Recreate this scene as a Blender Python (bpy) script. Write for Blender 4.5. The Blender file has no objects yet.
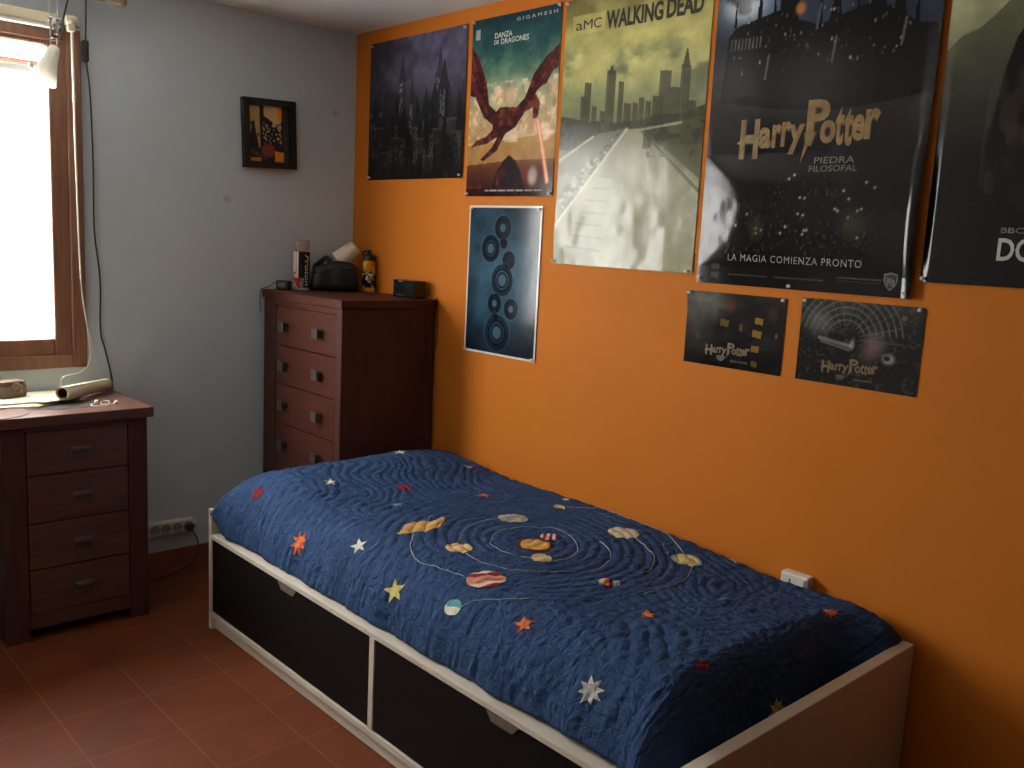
import bpy, bmesh, math, random
import numpy as np
from mathutils import Vector, Matrix
random.seed(7)
C = bpy.context.scene.collection
PI = math.pi

# ------------------------------------------------------------------ colours and materials
def lin(c):
    c = np.asarray(c, dtype=float)
    return np.where(c <= 0.04045, c / 12.92, ((c + 0.055) / 1.055) ** 2.4)

def col(r, g, b):
    l = lin([r / 255, g / 255, b / 255])
    return (float(l[0]), float(l[1]), float(l[2]), 1.0)

def nodes(name):
    m = bpy.data.materials.new(name)
    m.use_nodes = True
    nt = m.node_tree
    return m, nt, nt.nodes['Principled BSDF']

def mat(name, c, rough=0.5, spec=0.5, metal=0.0, vary=0.0, scale=8.0, bump=0.0, bscale=60.0, stretch=(1, 1, 1), coat=0.0, alpha=1.0):
    """procedural surface: base colour broken up by noise, optional noise bump"""
    m, nt, b = nodes(name)
    b.inputs['Roughness'].default_value = rough
    b.inputs['Metallic'].default_value = metal
    b.inputs['Specular IOR Level'].default_value = spec
    b.inputs['Coat Weight'].default_value = coat
    b.inputs['Alpha'].default_value = alpha
    tc = nt.nodes.new('ShaderNodeTexCoord')
    mp = nt.nodes.new('ShaderNodeMapping')
    mp.inputs['Scale'].default_value = stretch
    nt.links.new(tc.outputs['Object'], mp.inputs['Vector'])
    n = nt.nodes.new('ShaderNodeTexNoise')
    n.inputs['Scale'].default_value = scale
    n.inputs['Detail'].default_value = 5
    nt.links.new(mp.outputs[0], n.inputs['Vector'])
    rp = nt.nodes.new('ShaderNodeValToRGB')
    k0, k1 = 1 - vary, 1 + vary
    rp.color_ramp.elements[0].position = 0.3
    rp.color_ramp.elements[1].position = 0.7
    rp.color_ramp.elements[0].color = (c[0] * k0, c[1] * k0, c[2] * k0, 1)
    rp.color_ramp.elements[1].color = (min(1, c[0] * k1), min(1, c[1] * k1), min(1, c[2] * k1), 1)
    nt.links.new(n.outputs['Fac'], rp.inputs['Fac'])
    nt.links.new(rp.outputs['Color'], b.inputs['Base Color'])
    if bump:
        n2 = nt.nodes.new('ShaderNodeTexNoise')
        n2.inputs['Scale'].default_value = bscale
        n2.inputs['Detail'].default_value = 4
        nt.links.new(mp.outputs[0], n2.inputs['Vector'])
        bm_ = nt.nodes.new('ShaderNodeBump')
        bm_.inputs['Strength'].default_value = bump
        bm_.inputs['Distance'].default_value = 0.003
        nt.links.new(n2.outputs['Fac'], bm_.inputs['Height'])
        nt.links.new(bm_.outputs[0], b.inputs['Normal'])
    return m

def mat_attr(name, rough=0.2, spec=0.5, bump=0.0, bscale=30, gain=1.0, sheen=0.0):
    """surface whose own pigment is stored per vertex (printed paper, embroidery)"""
    m, nt, b = nodes(name)
    b.inputs['Roughness'].default_value = rough
    b.inputs['Specular IOR Level'].default_value = spec
    a = nt.nodes.new('ShaderNodeVertexColor')
    a.layer_name = 'Col'
    nt.links.new(a.outputs['Color'], b.inputs['Base Color'])
    if bump:
        tc = nt.nodes.new('ShaderNodeTexCoord')
        n2 = nt.nodes.new('ShaderNodeTexNoise')
        n2.inputs['Scale'].default_value = bscale
        n2.inputs['Detail'].default_value = 3
        nt.links.new(tc.outputs['Object'], n2.inputs['Vector'])
        bm_ = nt.nodes.new('ShaderNodeBump')
        bm_.inputs['Strength'].default_value = bump
        bm_.inputs['Distance'].default_value = 0.004
        nt.links.new(n2.outputs['Fac'], bm_.inputs['Height'])
        nt.links.new(bm_.outputs[0], b.inputs['Normal'])
    return m

def mat_wood(name, c1, c2, rough=0.4, axis=2, spec=0.4):
    m, nt, b = nodes(name)
    b.inputs['Roughness'].default_value = rough
    b.inputs['Specular IOR Level'].default_value = spec
    tc = nt.nodes.new('ShaderNodeTexCoord')
    mp = nt.nodes.new('ShaderNodeMapping')
    s = [14, 14, 14]; s[axis] = 1.4
    mp.inputs['Scale'].default_value = s
    nt.links.new(tc.outputs['Object'], mp.inputs['Vector'])
    n = nt.nodes.new('ShaderNodeTexNoise')
    n.inputs['Scale'].default_value = 3.5
    n.inputs['Detail'].default_value = 8
    n.inputs['Distortion'].default_value = 0.4
    nt.links.new(mp.outputs[0], n.inputs['Vector'])
    rp = nt.nodes.new('ShaderNodeValToRGB')
    rp.color_ramp.elements[0].position = 0.35
    rp.color_ramp.elements[1].position = 0.68
    rp.color_ramp.elements[0].color = c1
    rp.color_ramp.elements[1].color = c2
    nt.links.new(n.outputs['Fac'], rp.inputs['Fac'])
    nt.links.new(rp.outputs['Color'], b.inputs['Base Color'])
    bm_ = nt.nodes.new('ShaderNodeBump')
    bm_.inputs['Strength'].default_value = 0.12
    bm_.inputs['Distance'].default_value = 0.001
    nt.links.new(n.outputs['Fac'], bm_.inputs['Height'])
    nt.links.new(bm_.outputs[0], b.inputs['Normal'])
    return m

def mat_paint(name, c, c2, chips=(), rough=0.75):
    """roller-painted plaster with faint blotches and a few chipped spots"""
    m, nt, b = nodes(name)
    b.inputs['Roughness'].default_value = rough
    b.inputs['Specular IOR Level'].default_value = 0.12
    tc = nt.nodes.new('ShaderNodeTexCoord')
    n = nt.nodes.new('ShaderNodeTexNoise')
    n.inputs['Scale'].default_value = 1.6
    n.inputs['Detail'].default_value = 7
    n.inputs['Roughness'].default_value = 0.62
    nt.links.new(tc.outputs['Object'], n.inputs['Vector'])
    rp = nt.nodes.new('ShaderNodeValToRGB')
    rp.color_ramp.elements[0].position = 0.32
    rp.color_ramp.elements[1].position = 0.7
    rp.color_ramp.elements[0].color = c
    rp.color_ramp.elements[1].color = c2
    nt.links.new(n.outputs['Fac'], rp.inputs['Fac'])
    last = rp.outputs['Color']
    for (p, r, cc) in chips:
        d = nt.nodes.new('ShaderNodeVectorMath'); d.operation = 'DISTANCE'
        d.inputs[1].default_value = p
        nt.links.new(tc.outputs['Object'], d.inputs[0])
        mr = nt.nodes.new('ShaderNodeMapRange')
        mr.inputs['From Min'].default_value = r
        mr.inputs['From Max'].default_value = r * 0.3
        nt.links.new(d.outputs['Value'], mr.inputs['Value'])
        mx = nt.nodes.new('ShaderNodeMix'); mx.data_type = 'RGBA'
        nt.links.new(mr.outputs['Result'], mx.inputs['Factor'])
        nt.links.new(last, mx.inputs['A'])
        mx.inputs['B'].default_value = cc
        last = mx.outputs['Result']
    nt.links.new(last, b.inputs['Base Color'])
    n2 = nt.nodes.new('ShaderNodeTexNoise')
    n2.inputs['Scale'].default_value = 140
    n2.inputs['Detail'].default_value = 3
    nt.links.new(tc.outputs['Object'], n2.inputs['Vector'])
    bm_ = nt.nodes.new('ShaderNodeBump')
    bm_.inputs['Strength'].default_value = 0.25
    bm_.inputs['Distance'].default_value = 0.0015
    nt.links.new(n2.outputs['Fac'], bm_.inputs['Height'])
    nt.links.new(bm_.outputs[0], b.inputs['Normal'])
    return m

def mat_tiles(name, t, gx, gy):
    m, nt, b = nodes(name)
    tc = nt.nodes.new('ShaderNodeTexCoord')
    mp = nt.nodes.new('ShaderNodeMapping')
    mp.inputs['Location'].default_value = (-gx, -gy, 0)
    nt.links.new(tc.outputs['Object'], mp.inputs['Vector'])
    br = nt.nodes.new('ShaderNodeTexBrick')
    br.offset = 0.0; br.squash = 1.0
    br.inputs['Scale'].default_value = 1.0
    br.inputs['Brick Width'].default_value = t
    br.inputs['Row Height'].default_value = t
    br.inputs['Mortar Size'].default_value = 0.0021
    br.inputs['Mortar Smooth'].default_value = 0.3
    br.inputs['Color1'].default_value = col(114, 57, 32)
    br.inputs['Color2'].default_value = col(122, 62, 34)
    br.inputs['Mortar'].default_value = col(142, 84, 56)
    nt.links.new(mp.outputs[0], br.inputs['Vector'])
    n = nt.nodes.new('ShaderNodeTexNoise')
    n.inputs['Scale'].default_value = 7
    n.inputs['Detail'].default_value = 8
    nt.links.new(tc.outputs['Object'], n.inputs['Vector'])
    mx = nt.nodes.new('ShaderNodeMix'); mx.data_type = 'RGBA'; mx.blend_type = 'MULTIPLY'
    mx.inputs['Factor'].default_value = 0.55
    rp = nt.nodes.new('ShaderNodeValToRGB')
    rp.color_ramp.elements[0].position = 0.3; rp.color_ramp.elements[1].position = 0.7
    rp.color_ramp.elements[0].color = (0.55, 0.6, 0.6, 1)
    rp.color_ramp.elements[1].color = (1, 1, 1, 1)
    nt.links.new(n.outputs['Fac'], rp.inputs['Fac'])
    nt.links.new(br.outputs['Color'], mx.inputs['A'])
    nt.links.new(rp.outputs['Color'], mx.inputs['B'])
    nt.links.new(mx.outputs['Result'], b.inputs['Base Color'])
    b.inputs['Roughness'].default_value = 0.5
    b.inputs['Specular IOR Level'].default_value = 0.2
    bm_ = nt.nodes.new('ShaderNodeBump')
    bm_.inputs['Strength'].default_value = 0.5
    bm_.inputs['Distance'].default_value = 0.001
    bm_.invert = True
    nt.links.new(br.outputs['Fac'], bm_.inputs['Height'])
    nt.links.new(bm_.outputs[0], b.inputs['Normal'])
    return m

# ------------------------------------------------------------------ object helpers (all coordinates given in world space)
class MB:
    """collects shapes into ONE mesh"""
    def __init__(s):
        s.bm = bmesh.new()
    def box(s, x0, x1, y0, y1, z0, z1, bev=0.0, seg=2, M=None):
        r = bmesh.ops.create_cube(s.bm, size=1.0)
        vs = r['verts']
        for v in vs:
            v.co = Vector(((x0 + x1) / 2 + v.co.x * (x1 - x0), (y0 + y1) / 2 + v.co.y * (y1 - y0), (z0 + z1) / 2 + v.co.z * (z1 - z0)))
            if M is not None: v.co = M @ v.co
        if bev > 0:
            es = {e for v in vs for e in v.link_edges}
            bmesh.ops.bevel(s.bm, geom=list(es), offset=bev, segments=seg, affect='EDGES', profile=0.5)
        return s
    def rings(s, rings, closed=True, cap0=True, cap1=True):
        """loft between rings of equal vertex count"""
        rows = [[s.bm.verts.new(p) for p in ring] for ring in rings]
        n = len(rows[0])
        for a, b in zip(rows, rows[1:]):
            for i in range(n if closed else n - 1):
                j = (i + 1) % n
                s.bm.faces.new((a[i], a[j], b[j], b[i]))
        if closed and cap0 and n > 2: s.bm.faces.new(list(reversed(rows[0])))
        if closed and cap1 and n > 2: s.bm.faces.new(rows[-1])
        return s
    def lathe(s, prof, c, axis=(0, 0, 1), n=28, cap0=True, cap1=True):
        a = Vector(axis).normalized()
        u = a.orthogonal().normalized(); w = a.cross(u)
        c = Vector(c)
        rs = []
        for r, h in prof:
            r = max(r, 1e-5)
            rs.append([c + a * h + (u * math.cos(t) + w * math.sin(t)) * r for t in [2 * PI * k / n for k in range(n)]])
        return s.rings(rs, True, cap0, cap1)
    def tube(s, pts, r, n=10, smooth=4):
        pts = [Vector(p) for p in pts]
        if smooth > 1 and len(pts) > 2:
            q = []
            for i in range(len(pts) - 1):
                p0 = pts[max(i - 1, 0)]; p1 = pts[i]; p2 = pts[i + 1]; p3 = pts[min(i + 2, len(pts) - 1)]
                for k in range(smooth):
                    t = k / smooth
                    q.append(0.5 * ((2 * p1) + (p2 - p0) * t + (2 * p0 - 5 * p1 + 4 * p2 - p3) * t * t + (3 * p1 - p0 - 3 * p2 + p3) * t ** 3))
            q.append(pts[-1]); pts = q
        rs = []
        up = None
        for i, p in enumerate(pts):
            d = (pts[min(i + 1, len(pts) - 1)] - pts[max(i - 1, 0)]).normalized()
            if up is None: up = d.orthogonal().normalized()
            up = (up - d * up.dot(d)).normalized()
            w = d.cross(up)
            rr = r[i * (len(r) - 1) // max(1, len(pts) - 1)] if isinstance(r, (list, tuple)) else r
            rs.append([p + (up * math.cos(t) + w * math.sin(t)) * rr for t in [2 * PI * k / n for k in range(n)]])
        return s.rings(rs)
    def prism(s, poly, M, depth, bev=0.0):
        """polygon (2-D) extruded along local z, placed by the matrix M"""
        a = [s.bm.verts.new(M @ Vector((x, y, 0))) for x, y in poly]
        b = [s.bm.verts.new(M @ Vector((x, y, depth))) for x, y in poly]
        n = len(a)
        s.bm.faces.new(list(reversed(a))); s.bm.faces.new(b)
        for i in range(n):
            j = (i + 1) % n
            s.bm.faces.new((a[i], a[j], b[j], b[i]))
        return s
    def build(s, name, m, parent=None, loc=None, smooth=False, angle=40):
        bmesh.ops.recalc_face_normals(s.bm, faces=s.bm.faces)
        me = bpy.data.meshes.new(name)
        off = Vector(loc) if loc is not None else (parent['_o'] if False else Vector((0, 0, 0)))
        if parent is not None:
            off = ORG[parent.name] if loc is None else Vector(loc)
        for v in s.bm.verts: v.co -= off
        s.bm.to_mesh(me); s.bm.free()
        if smooth:
            for p in me.polygons: p.use_smooth = True
            try: me.set_sharp_from_angle(angle=math.radians(angle))
            except Exception: pass
        return link(name, me, m, parent, off)

ORG = {}
def link(name, me, m, parent, off):
    o = bpy.data.objects.new(name, me)
    C.objects.link(o)
    if m is not None: me.materials.append(m)
    if parent is not None:
        o.parent = parent
        o.location = off - ORG[parent.name]
    else:
        o.location = off
    ORG[o.name] = Vector(off)
    return o

def thing(name, label, cat, loc, group=None):
    o = bpy.data.objects.new(name, None)
    o.empty_display_size = 0.05
    C.objects.link(o)
    o.location = loc
    ORG[o.name] = Vector(loc)
    return tag(o, label, cat, group)

def tag(o, label, cat, group=None):
    o['label'] = label; o['category'] = cat
    if group: o['group'] = group
    return o

def struct(o):
    o['kind'] = 'structure'
    return o

def grid_mesh(name, P, m, parent=None, loc=(0, 0, 0), colors=None, smooth=True, thick=0.0, flip=False):
    """P: array (h, w, 3) of world points -> one sheet mesh with optional per-vertex pigment"""
    h, w, _ = P.shape
    V = P.reshape(-1, 3) - np.array(loc)
    idx = np.arange(h * w).reshape(h, w)
    F = np.stack([idx[:-1, :-1], idx[:-1, 1:], idx[1:, 1:], idx[1:, :-1]], -1).reshape(-1, 4)
    if flip: F = F[:, ::-1]
    me = bpy.data.meshes.new(name)
    me.from_pydata(V.tolist(), [], F.tolist())
    if colors is not None:
        a = me.color_attributes.new('Col', 'FLOAT_COLOR', 'POINT')
        cc = np.concatenate([lin(np.clip(colors.reshape(-1, 3), 0, 1)), np.ones((h * w, 1))], 1)
        a.data.foreach_set('color', cc.astype(np.float32).ravel())
    if smooth:
        me.polygons.foreach_set('use_smooth', [True] * len(me.polygons))
    o = link(name, me, m, parent, Vector(loc))
    if thick:
        md = o.modifiers.new('thickness', 'SOLIDIFY'); md.thickness = thick; md.offset = -1
    return o

# ------------------------------------------------------------------ value noise on arrays
def vnoise(x, y, seed=0):
    rs = np.random.RandomState(seed)
    T = rs.rand(256, 256)
    xi = np.floor(x).astype(int); yi = np.floor(y).astype(int)
    fx = x - xi; fy = y - yi
    fx = fx * fx * (3 - 2 * fx); fy = fy * fy * (3 - 2 * fy)
    g = lambda a, b: T[a % 256, b % 256]
    return (g(xi, yi) * (1 - fx) + g(xi + 1, yi) * fx) * (1 - fy) + (g(xi, yi + 1) * (1 - fx) + g(xi + 1, yi + 1) * fx) * fy

def fbm(x, y, seed=0, oct=4):
    s = 0; a = 0.5; t = 0
    for k in range(oct):
        s = s + a * vnoise(x * 2 ** k + 13.7 * k, y * 2 ** k + 5.1 * k, seed + k); t += a; a *= 0.55
    return s / t

def sstep(a, b, x):
    t = np.clip((x - a) / (b - a), 0, 1)
    return t * t * (3 - 2 * t)
# ------------------------------------------------------------------ materials
M = {}
M['orange'] = mat_paint('orange_paint', col(204, 118, 38), col(211, 124, 41), chips=[((0.75, 0, 1.745), 0.006, col(240, 200, 160))], rough=0.6)
M['grey'] = mat_paint('grey_paint', col(198, 212, 219), col(207, 219, 226),
    chips=[((0, -0.803, 1.964), .006, col(228, 228, 226)), ((0, -0.655, 1.628), .005, col(220, 220, 218)),
           ((0, -0.857, 0.659), .006, col(228, 228, 226)), ((0, -0.612, 1.535), .022, col(180, 190, 195)), ((0, -0.107, 1.943), .018, col(182, 190, 194))])
M['ceiling'] = mat_paint('ceiling_paint', col(222, 220, 214), col(228, 226, 220))
M['tiles'] = mat_tiles('terracotta_tiles', 0.2505, 0.5022, -1.5947)
M['skirt'] = mat('terracotta_skirting', col(134, 80, 56), rough=.45, vary=.12, scale=9)
M['winwood'] = mat_wood('window_wood', col(122, 86, 66), col(142, 102, 80), rough=.45)
M['darkwood'] = mat_wood('dark_cherry_wood', col(78, 42, 32), col(90, 50, 39), rough=.45, axis=1, spec=.2)
M['darkwoodz'] = mat_wood('dark_cherry_wood_upright', col(72, 44, 36), col(84, 52, 43), rough=.45, axis=2, spec=.25)
M['deskwood'] = mat_wood('desk_wood', col(86, 58, 50), col(102, 70, 59), rough=.35, axis=1)
M['pull'] = mat('dark_pewter', col(98, 92, 86), rough=.4, metal=.6, vary=.1)
M['deskpull'] = mat('dark_iron', col(92, 80, 73), rough=.5, metal=.1, vary=.1)
M['gap'] = mat('shadow_gap_wood', col(22, 14, 12), rough=.8)
M['white'] = mat('white_melamine', col(214, 206, 190), rough=.4, vary=.02)
M['blackpanel'] = mat('black_drawer_front', col(17, 14, 12), rough=.6, spec=.2, vary=.1)
M['notch'] = mat('grey_plastic_grip', col(112, 102, 90), rough=.6)
M['cream'] = mat('cream_plastic', col(226, 216, 188), rough=.45, vary=.02)
M['whitep'] = mat('white_plastic', col(224, 220, 210), rough=.4, vary=.01)
M['offwhite'] = mat('offwhite_plastic', col(205, 202, 190), rough=.4, vary=.02)
M['cord'] = mat('dark_cord', col(52, 52, 50), rough=.5)
M['black'] = mat('black_plastic', col(24, 23, 23), rough=.35)
M['blackgloss'] = mat('black_gloss_plastic', col(18, 18, 19), rough=.15)
M['blackcloth'] = mat('black_nylon', col(22, 21, 22), rough=.5, bump=.5, bscale=40, vary=.2)
M['plasticbag'] = mat('black_plastic_film', col(30, 32, 33), rough=.18, bump=1.0, bscale=26)
M['paper'] = mat('cream_paper', col(204, 195, 166), rough=.75, vary=.02)
M['mattress'] = mat('mattress_ticking', col(70, 62, 54), rough=.9, vary=.1, bump=.3)
M['steel'] = mat('brushed_steel', col(190, 188, 182), rough=.3, metal=1)
M['tan'] = mat('tan_turned_wood', col(150, 136, 108), rough=.5, vary=.08, scale=20)
M['stone'] = mat('carved_soapstone', col(104, 86, 72), rough=.7, vary=.25, scale=60, bump=.8, bscale=90)
M['yellow'] = mat('yellow_plastic', col(214, 160, 46), rough=.35)
M['blind'] = mat('white_blind_slat', col(236, 236, 232), rough=.5)
M['brick'] = mat('red_brown_shutter_box', col(120, 78, 58), rough=.8, vary=.35, scale=14)
M['print_soft'] = mat_attr('semi_gloss_print', rough=.17, spec=.26, bump=.2, bscale=9)
M['print'] = mat_attr('glossy_print', rough=.15, spec=.25, bump=.12, bscale=9)
M['print_matt'] = mat_attr('satin_print', rough=.32, spec=.16, bump=.1, bscale=9)
M['embroid'] = mat_attr('applique_cloth', rough=.85, spec=.15, bump=.6, bscale=220)
M['wire'] = mat('white_wire', col(230, 224, 205), rough=.5)
def mat_translucent(name, c):
    m, nt, b = nodes(name)
    b.inputs['Base Color'].default_value = c; b.inputs['Roughness'].default_value = .4
    tr = nt.nodes.new('ShaderNodeBsdfTranslucent'); tr.inputs[0].default_value = c
    mx = nt.nodes.new('ShaderNodeMixShader'); mx.inputs[0].default_value = .45
    nt.links.new(b.outputs[0], mx.inputs[1]); nt.links.new(tr.outputs[0], mx.inputs[2])
    nt.links.new(mx.outputs[0], nt.nodes['Material Output'].inputs['Surface'])
    return m
M['shade'] = mat_translucent('translucent_white_shade', col(240, 238, 230))

def mat_clear(name, tint, fac, rough=0.05):
    m, nt, b = nodes(name)
    b.inputs['Base Color'].default_value = tint
    b.inputs['Roughness'].default_value = rough
    tr = nt.nodes.new('ShaderNodeBsdfTransparent')
    mx = nt.nodes.new('ShaderNodeMixShader')
    mx.inputs[0].default_value = fac
    out = nt.nodes['Material Output']
    nt.links.new(tr.outputs[0], mx.inputs[1]); nt.links.new(b.outputs[0], mx.inputs[2])
    nt.links.new(mx.outputs[0], out.inputs['Surface'])
    return m
M['clear'] = mat_clear('clear_plastic', col(200, 200, 200), .28)
M['sheet'] = mat_clear('grey_film', col(110, 108, 108), .55, .12)
M['glass'] = mat_clear('window_glass', (0.9, 0.95, 0.95, 1), .04, .0)

# quilt cloth
def mat_quilt():
    m, nt, b = nodes('quilted_blue_cotton')
    b.inputs['Roughness'].default_value = 0.85
    b.inputs['Specular IOR Level'].default_value = 0.08
    b.inputs['Sheen Weight'].default_value = 0.0
    b.inputs['Sheen Roughness'].default_value = 0.5
    tc = nt.nodes.new('ShaderNodeUVMap')
    n = nt.nodes.new('ShaderNodeTexNoise'); n.inputs['Scale'].default_value = 9; n.inputs['Detail'].default_value = 5
    nt.links.new(tc.outputs[0], n.inputs['Vector'])
    rp = nt.nodes.new('ShaderNodeValToRGB')
    rp.color_ramp.elements[0].position = .3; rp.color_ramp.elements[1].position = .7
    rp.color_ramp.elements[0].color = col(50, 73, 109); rp.color_ramp.elements[1].color = col(58, 82, 121)
    nt.links.new(n.outputs['Fac'], rp.inputs['Fac'])
    nt.links.new(rp.outputs['Color'], b.inputs['Base Color'])
    # narrow creases between the puffs: two stretched ridged noises
    prev = None
    for (sc, rz, freq, st) in (((1.0, .42, 1), .30, 25, .9), ((.55, 1.0, 1), .9, 34, .55), ((1, 1, 1), 0, 110, .2)):
        mp = nt.nodes.new('ShaderNodeMapping'); mp.inputs['Scale'].default_value = sc
        mp.inputs['Rotation'].default_value = (0, 0, rz)
        nt.links.new(tc.outputs[0], mp.inputs['Vector'])
        n2 = nt.nodes.new('ShaderNodeTexNoise'); n2.inputs['Scale'].default_value = freq; n2.inputs['Detail'].default_value = 2
        n2.inputs['Distortion'].default_value = 1.0
        nt.links.new(mp.outputs[0], n2.inputs['Vector'])
        s1 = nt.nodes.new('ShaderNodeMath'); s1.operation = 'SUBTRACT'; s1.inputs[1].default_value = .5
        s2 = nt.nodes.new('ShaderNodeMath'); s2.operation = 'ABSOLUTE'
        s3 = nt.nodes.new('ShaderNodeMath'); s3.operation = 'POWER'; s3.inputs[1].default_value = .5
        nt.links.new(n2.outputs['Fac'], s1.inputs[0]); nt.links.new(s1.outputs[0], s2.inputs[0]); nt.links.new(s2.outputs[0], s3.inputs[0])
        bp_ = nt.nodes.new('ShaderNodeBump'); bp_.inputs['Strength'].default_value = st; bp_.inputs['Distance'].default_value = .0075
        nt.links.new(s3.outputs[0], bp_.inputs['Height'])
        if prev is not None: nt.links.new(prev.outputs[0], bp_.inputs['Normal'])
        prev = bp_
    nt.links.new(prev.outputs[0], b.inputs['Normal'])
    return m
M['quilt'] = mat_quilt()

# ------------------------------------------------------------------ the room
BLIND = 13.0
H = 2.2945; XR = 4.5; YN = -3.25; WT = 0.12
WY0, WY1, WZ0, WZ1 = -2.30, -1.18, 0.871, 2.09      # wooden window frame, outer
b = MB(); b.box(0, XR, YN, 0, -.05, 0); struct(b.build('floor', M['tiles']))
b = MB(); b.box(0, XR, YN, 0, H, H + .05); struct(b.build('ceiling', M['ceiling']))
b = MB(); b.box(-WT, XR + WT, 0, WT, 0, H); struct(b.build('wall_right', M['orange']))
b = MB()
b.box(-WT, 0, YN, WY0 + .03, 0, H); b.box(-WT, 0, WY1 - .03, 0, 0, H)
b.box(-WT, 0, WY0 + .03, WY1 - .03, 0, WZ0 + .03); b.box(-WT, 0, WY0 + .03, WY1 - .03, WZ1 - .03, H)
struct(b.build('wall_left', M['grey']))
b = MB(); b.box(XR, XR + WT, YN, 0, 0, H); struct(b.build('wall_rear', mat_paint('brown_paint', col(52, 40, 33), col(58, 45, 37))))
b = MB(); b.box(-WT, XR + WT, YN - WT, YN, 0, H); struct(b.build('wall_near', mat_paint('white_paint', col(212, 210, 205), col(217, 215, 210))))
def baseboard(name, x0, x1, y0, y1):
    b = MB(); b.box(x0, x1, y0, y1, 0, .078, bev=.002); struct(b.build(name, M['skirt']))
baseboard('baseboard_left', 0, .010, YN, 0)
baseboard('baseboard_right', .010, XR, -.010, 0)
baseboard('baseboard_near', .010, XR, YN, YN + .010)

# ------------------------------------------------------------------ window in the grey wall
fr = MB()
fw = .080
def frame_rect(b, x0, x1, y0, y1, z0, z1, w, bev=.004):
    b.box(x0, x1, y0, y0 + w, z0, z1, bev=bev); b.box(x0, x1, y1 - w, y1, z0, z1, bev=bev)
    b.box(x0, x1, y0 + w, y1 - w, z0, z0 + w, bev=bev); b.box(x0, x1, y0 + w, y1 - w, z1 - w, z1, bev=bev)
frame_rect(fr, -.05, .022, WY0, WY1, WZ0, WZ1, fw * .62)
win = struct(fr.build('window_1', M['winwood']))
b = MB(); frame_rect(b, -.04, .012, WY0 + .046, WY1 - .046, WZ0 + .046, WZ1 - .001, .064, bev=.006)
b.build('window_sash', M['winwood'], win)
b = MB(); b.box(-.016, -.012, WY0 + .1, WY1 - .1, WZ0 + .1, WZ1 - .08); b.build('window_pane', M['glass'], win)
# closed white slatted blind, its slats given emission to stand in for daylight
def mat_emissive(name, c, k):
    m, nt, b = nodes(name)
    b.inputs['Base Color'].default_value = c
    b.inputs['Roughness'].default_value = .6
    b.inputs['Emission Color'].default_value = (1.0, .985, .95, 1)
    b.inputs['Emission Strength'].default_value = k
    return m
M['slat_glow'] = mat_emissive('emissive_blind_slat', col(236, 236, 232), BLIND)
bl = thing('slatted_blind', 'white closed slatted blind with built-in daylight glow behind the wooden window', 'blind', (-.035, -1.74, 1.98))
b = MB()
for k in range(37):
    z = .955 + k * .0265
    for y0, y1 in ((-2.25, -1.226),):
        Mx = Matrix.Translation((-.034, 0, z)) @ Matrix.Rotation(math.radians(-72), 4, 'Y')
        b.box(-.0125, .0125, y0, y1, -.0004, .0004, M=Mx)
b.build('slat_stack', M['slat_glow'], bl)
b = MB(); b.box(-.046, -.024, -2.26, -1.22, 1.925, 1.952, bev=.004); b.build('head_rail', M['blind'], bl)
for y in (-1.262, -2.2):
    b = MB(); b.tube([(-.0205, y, 1.93), (-.0205, y, .96)], .0012, 6); b.build('ladder_cord', M['wire'], bl)
b = MB(); b.box(-.30, -.12, -2.4, -1.15, 1.925, 1.985, bev=.01)
for k in range(9): b.box(-.31, -.298, -2.4 + k * .14, -2.31 + k * .14, 1.90, 1.93, bev=.004)
tag(b.build('shutter_box', M['brick']), 'reddish brown roller shutter box seen at the top of the bright window', 'shutter box')

# blind cassette over the frame, with bracket and white pull cord
ck = thing('blind_cassette', 'cream cassette rail fixed along the top of the wooden window frame', 'blind rail', (.03, -1.74, 2.10))
b = MB(); b.box(.022, .062, -2.28, -1.262, 2.090, 2.128, bev=.007, seg=3); b.build('cover', M['cream'], ck)
b = MB(); b.box(.024, .06, -2.285, -1.260, 2.078, 2.0895, bev=.003); b.build('bottom_bar', M['whitep'], ck)
b = MB(); b.box(.022, .050, -1.262, -1.186, 2.097, 2.108, bev=.003); b.box(.022, .03, -1.262, -1.186, 2.118, 2.124); b.build('end_bracket', M['steel'], ck)
b = MB(); b.lathe([(.005, -.02), (.016, -.018), (.019, -.005), (.019, .008), (.014, .018), (.006, .02)], (.07, -1.226, 2.112), (0, 1, 0), 20)
b.box(.058, .082, -1.240, -1.214, 2.072, 2.118, bev=.006); b.build('cord_wheel', M['cream'], ck, smooth=True)
b = MB(); b.tube([(.068, -1.222, 2.10), (.062, -1.221, 1.98), (.052, -1.216, 1.86), (.04, -1.212, 1.70), (.033, -1.208, 1.55), (.03, -1.204, 1.35), (.03, -1.2, 1.2)], [.0052, .005, .0045, .004, .0036, .003, .0026])
b.build('pull_cord', M['wire'], ck, smooth=True)
b = MB(); b.tube([(.052, -1.216, 1.868), (.051, -1.216, 1.84)], .0062, 12); b.build('cord_joint', M['cream'], ck, smooth=True)
b = MB(); b.tube([(.03, -1.2, 1.2), (.03, -1.195, 1.12), (.03, -1.180, 1.01), (.035, -1.173, .94), (.04, -1.182, .885), (.045, -1.215, .855), (.05, -1.25, .850), (.06, -1.282, .842), (.07, -1.292, .815), (.075, -1.286, .7935)], .0018, 8)
b.build('cord_tail', M['wire'], ck, smooth=True)
b = MB(); b.tube([(.032, -1.198, 1.15), (.028, -1.178, 1.03), (.028, -1.160, .93), (.03, -1.144, .83), (.035, -1.138, .7795)], .0016, 8)
b.build('cord_tail', M['wire'], ck, smooth=True)

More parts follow.
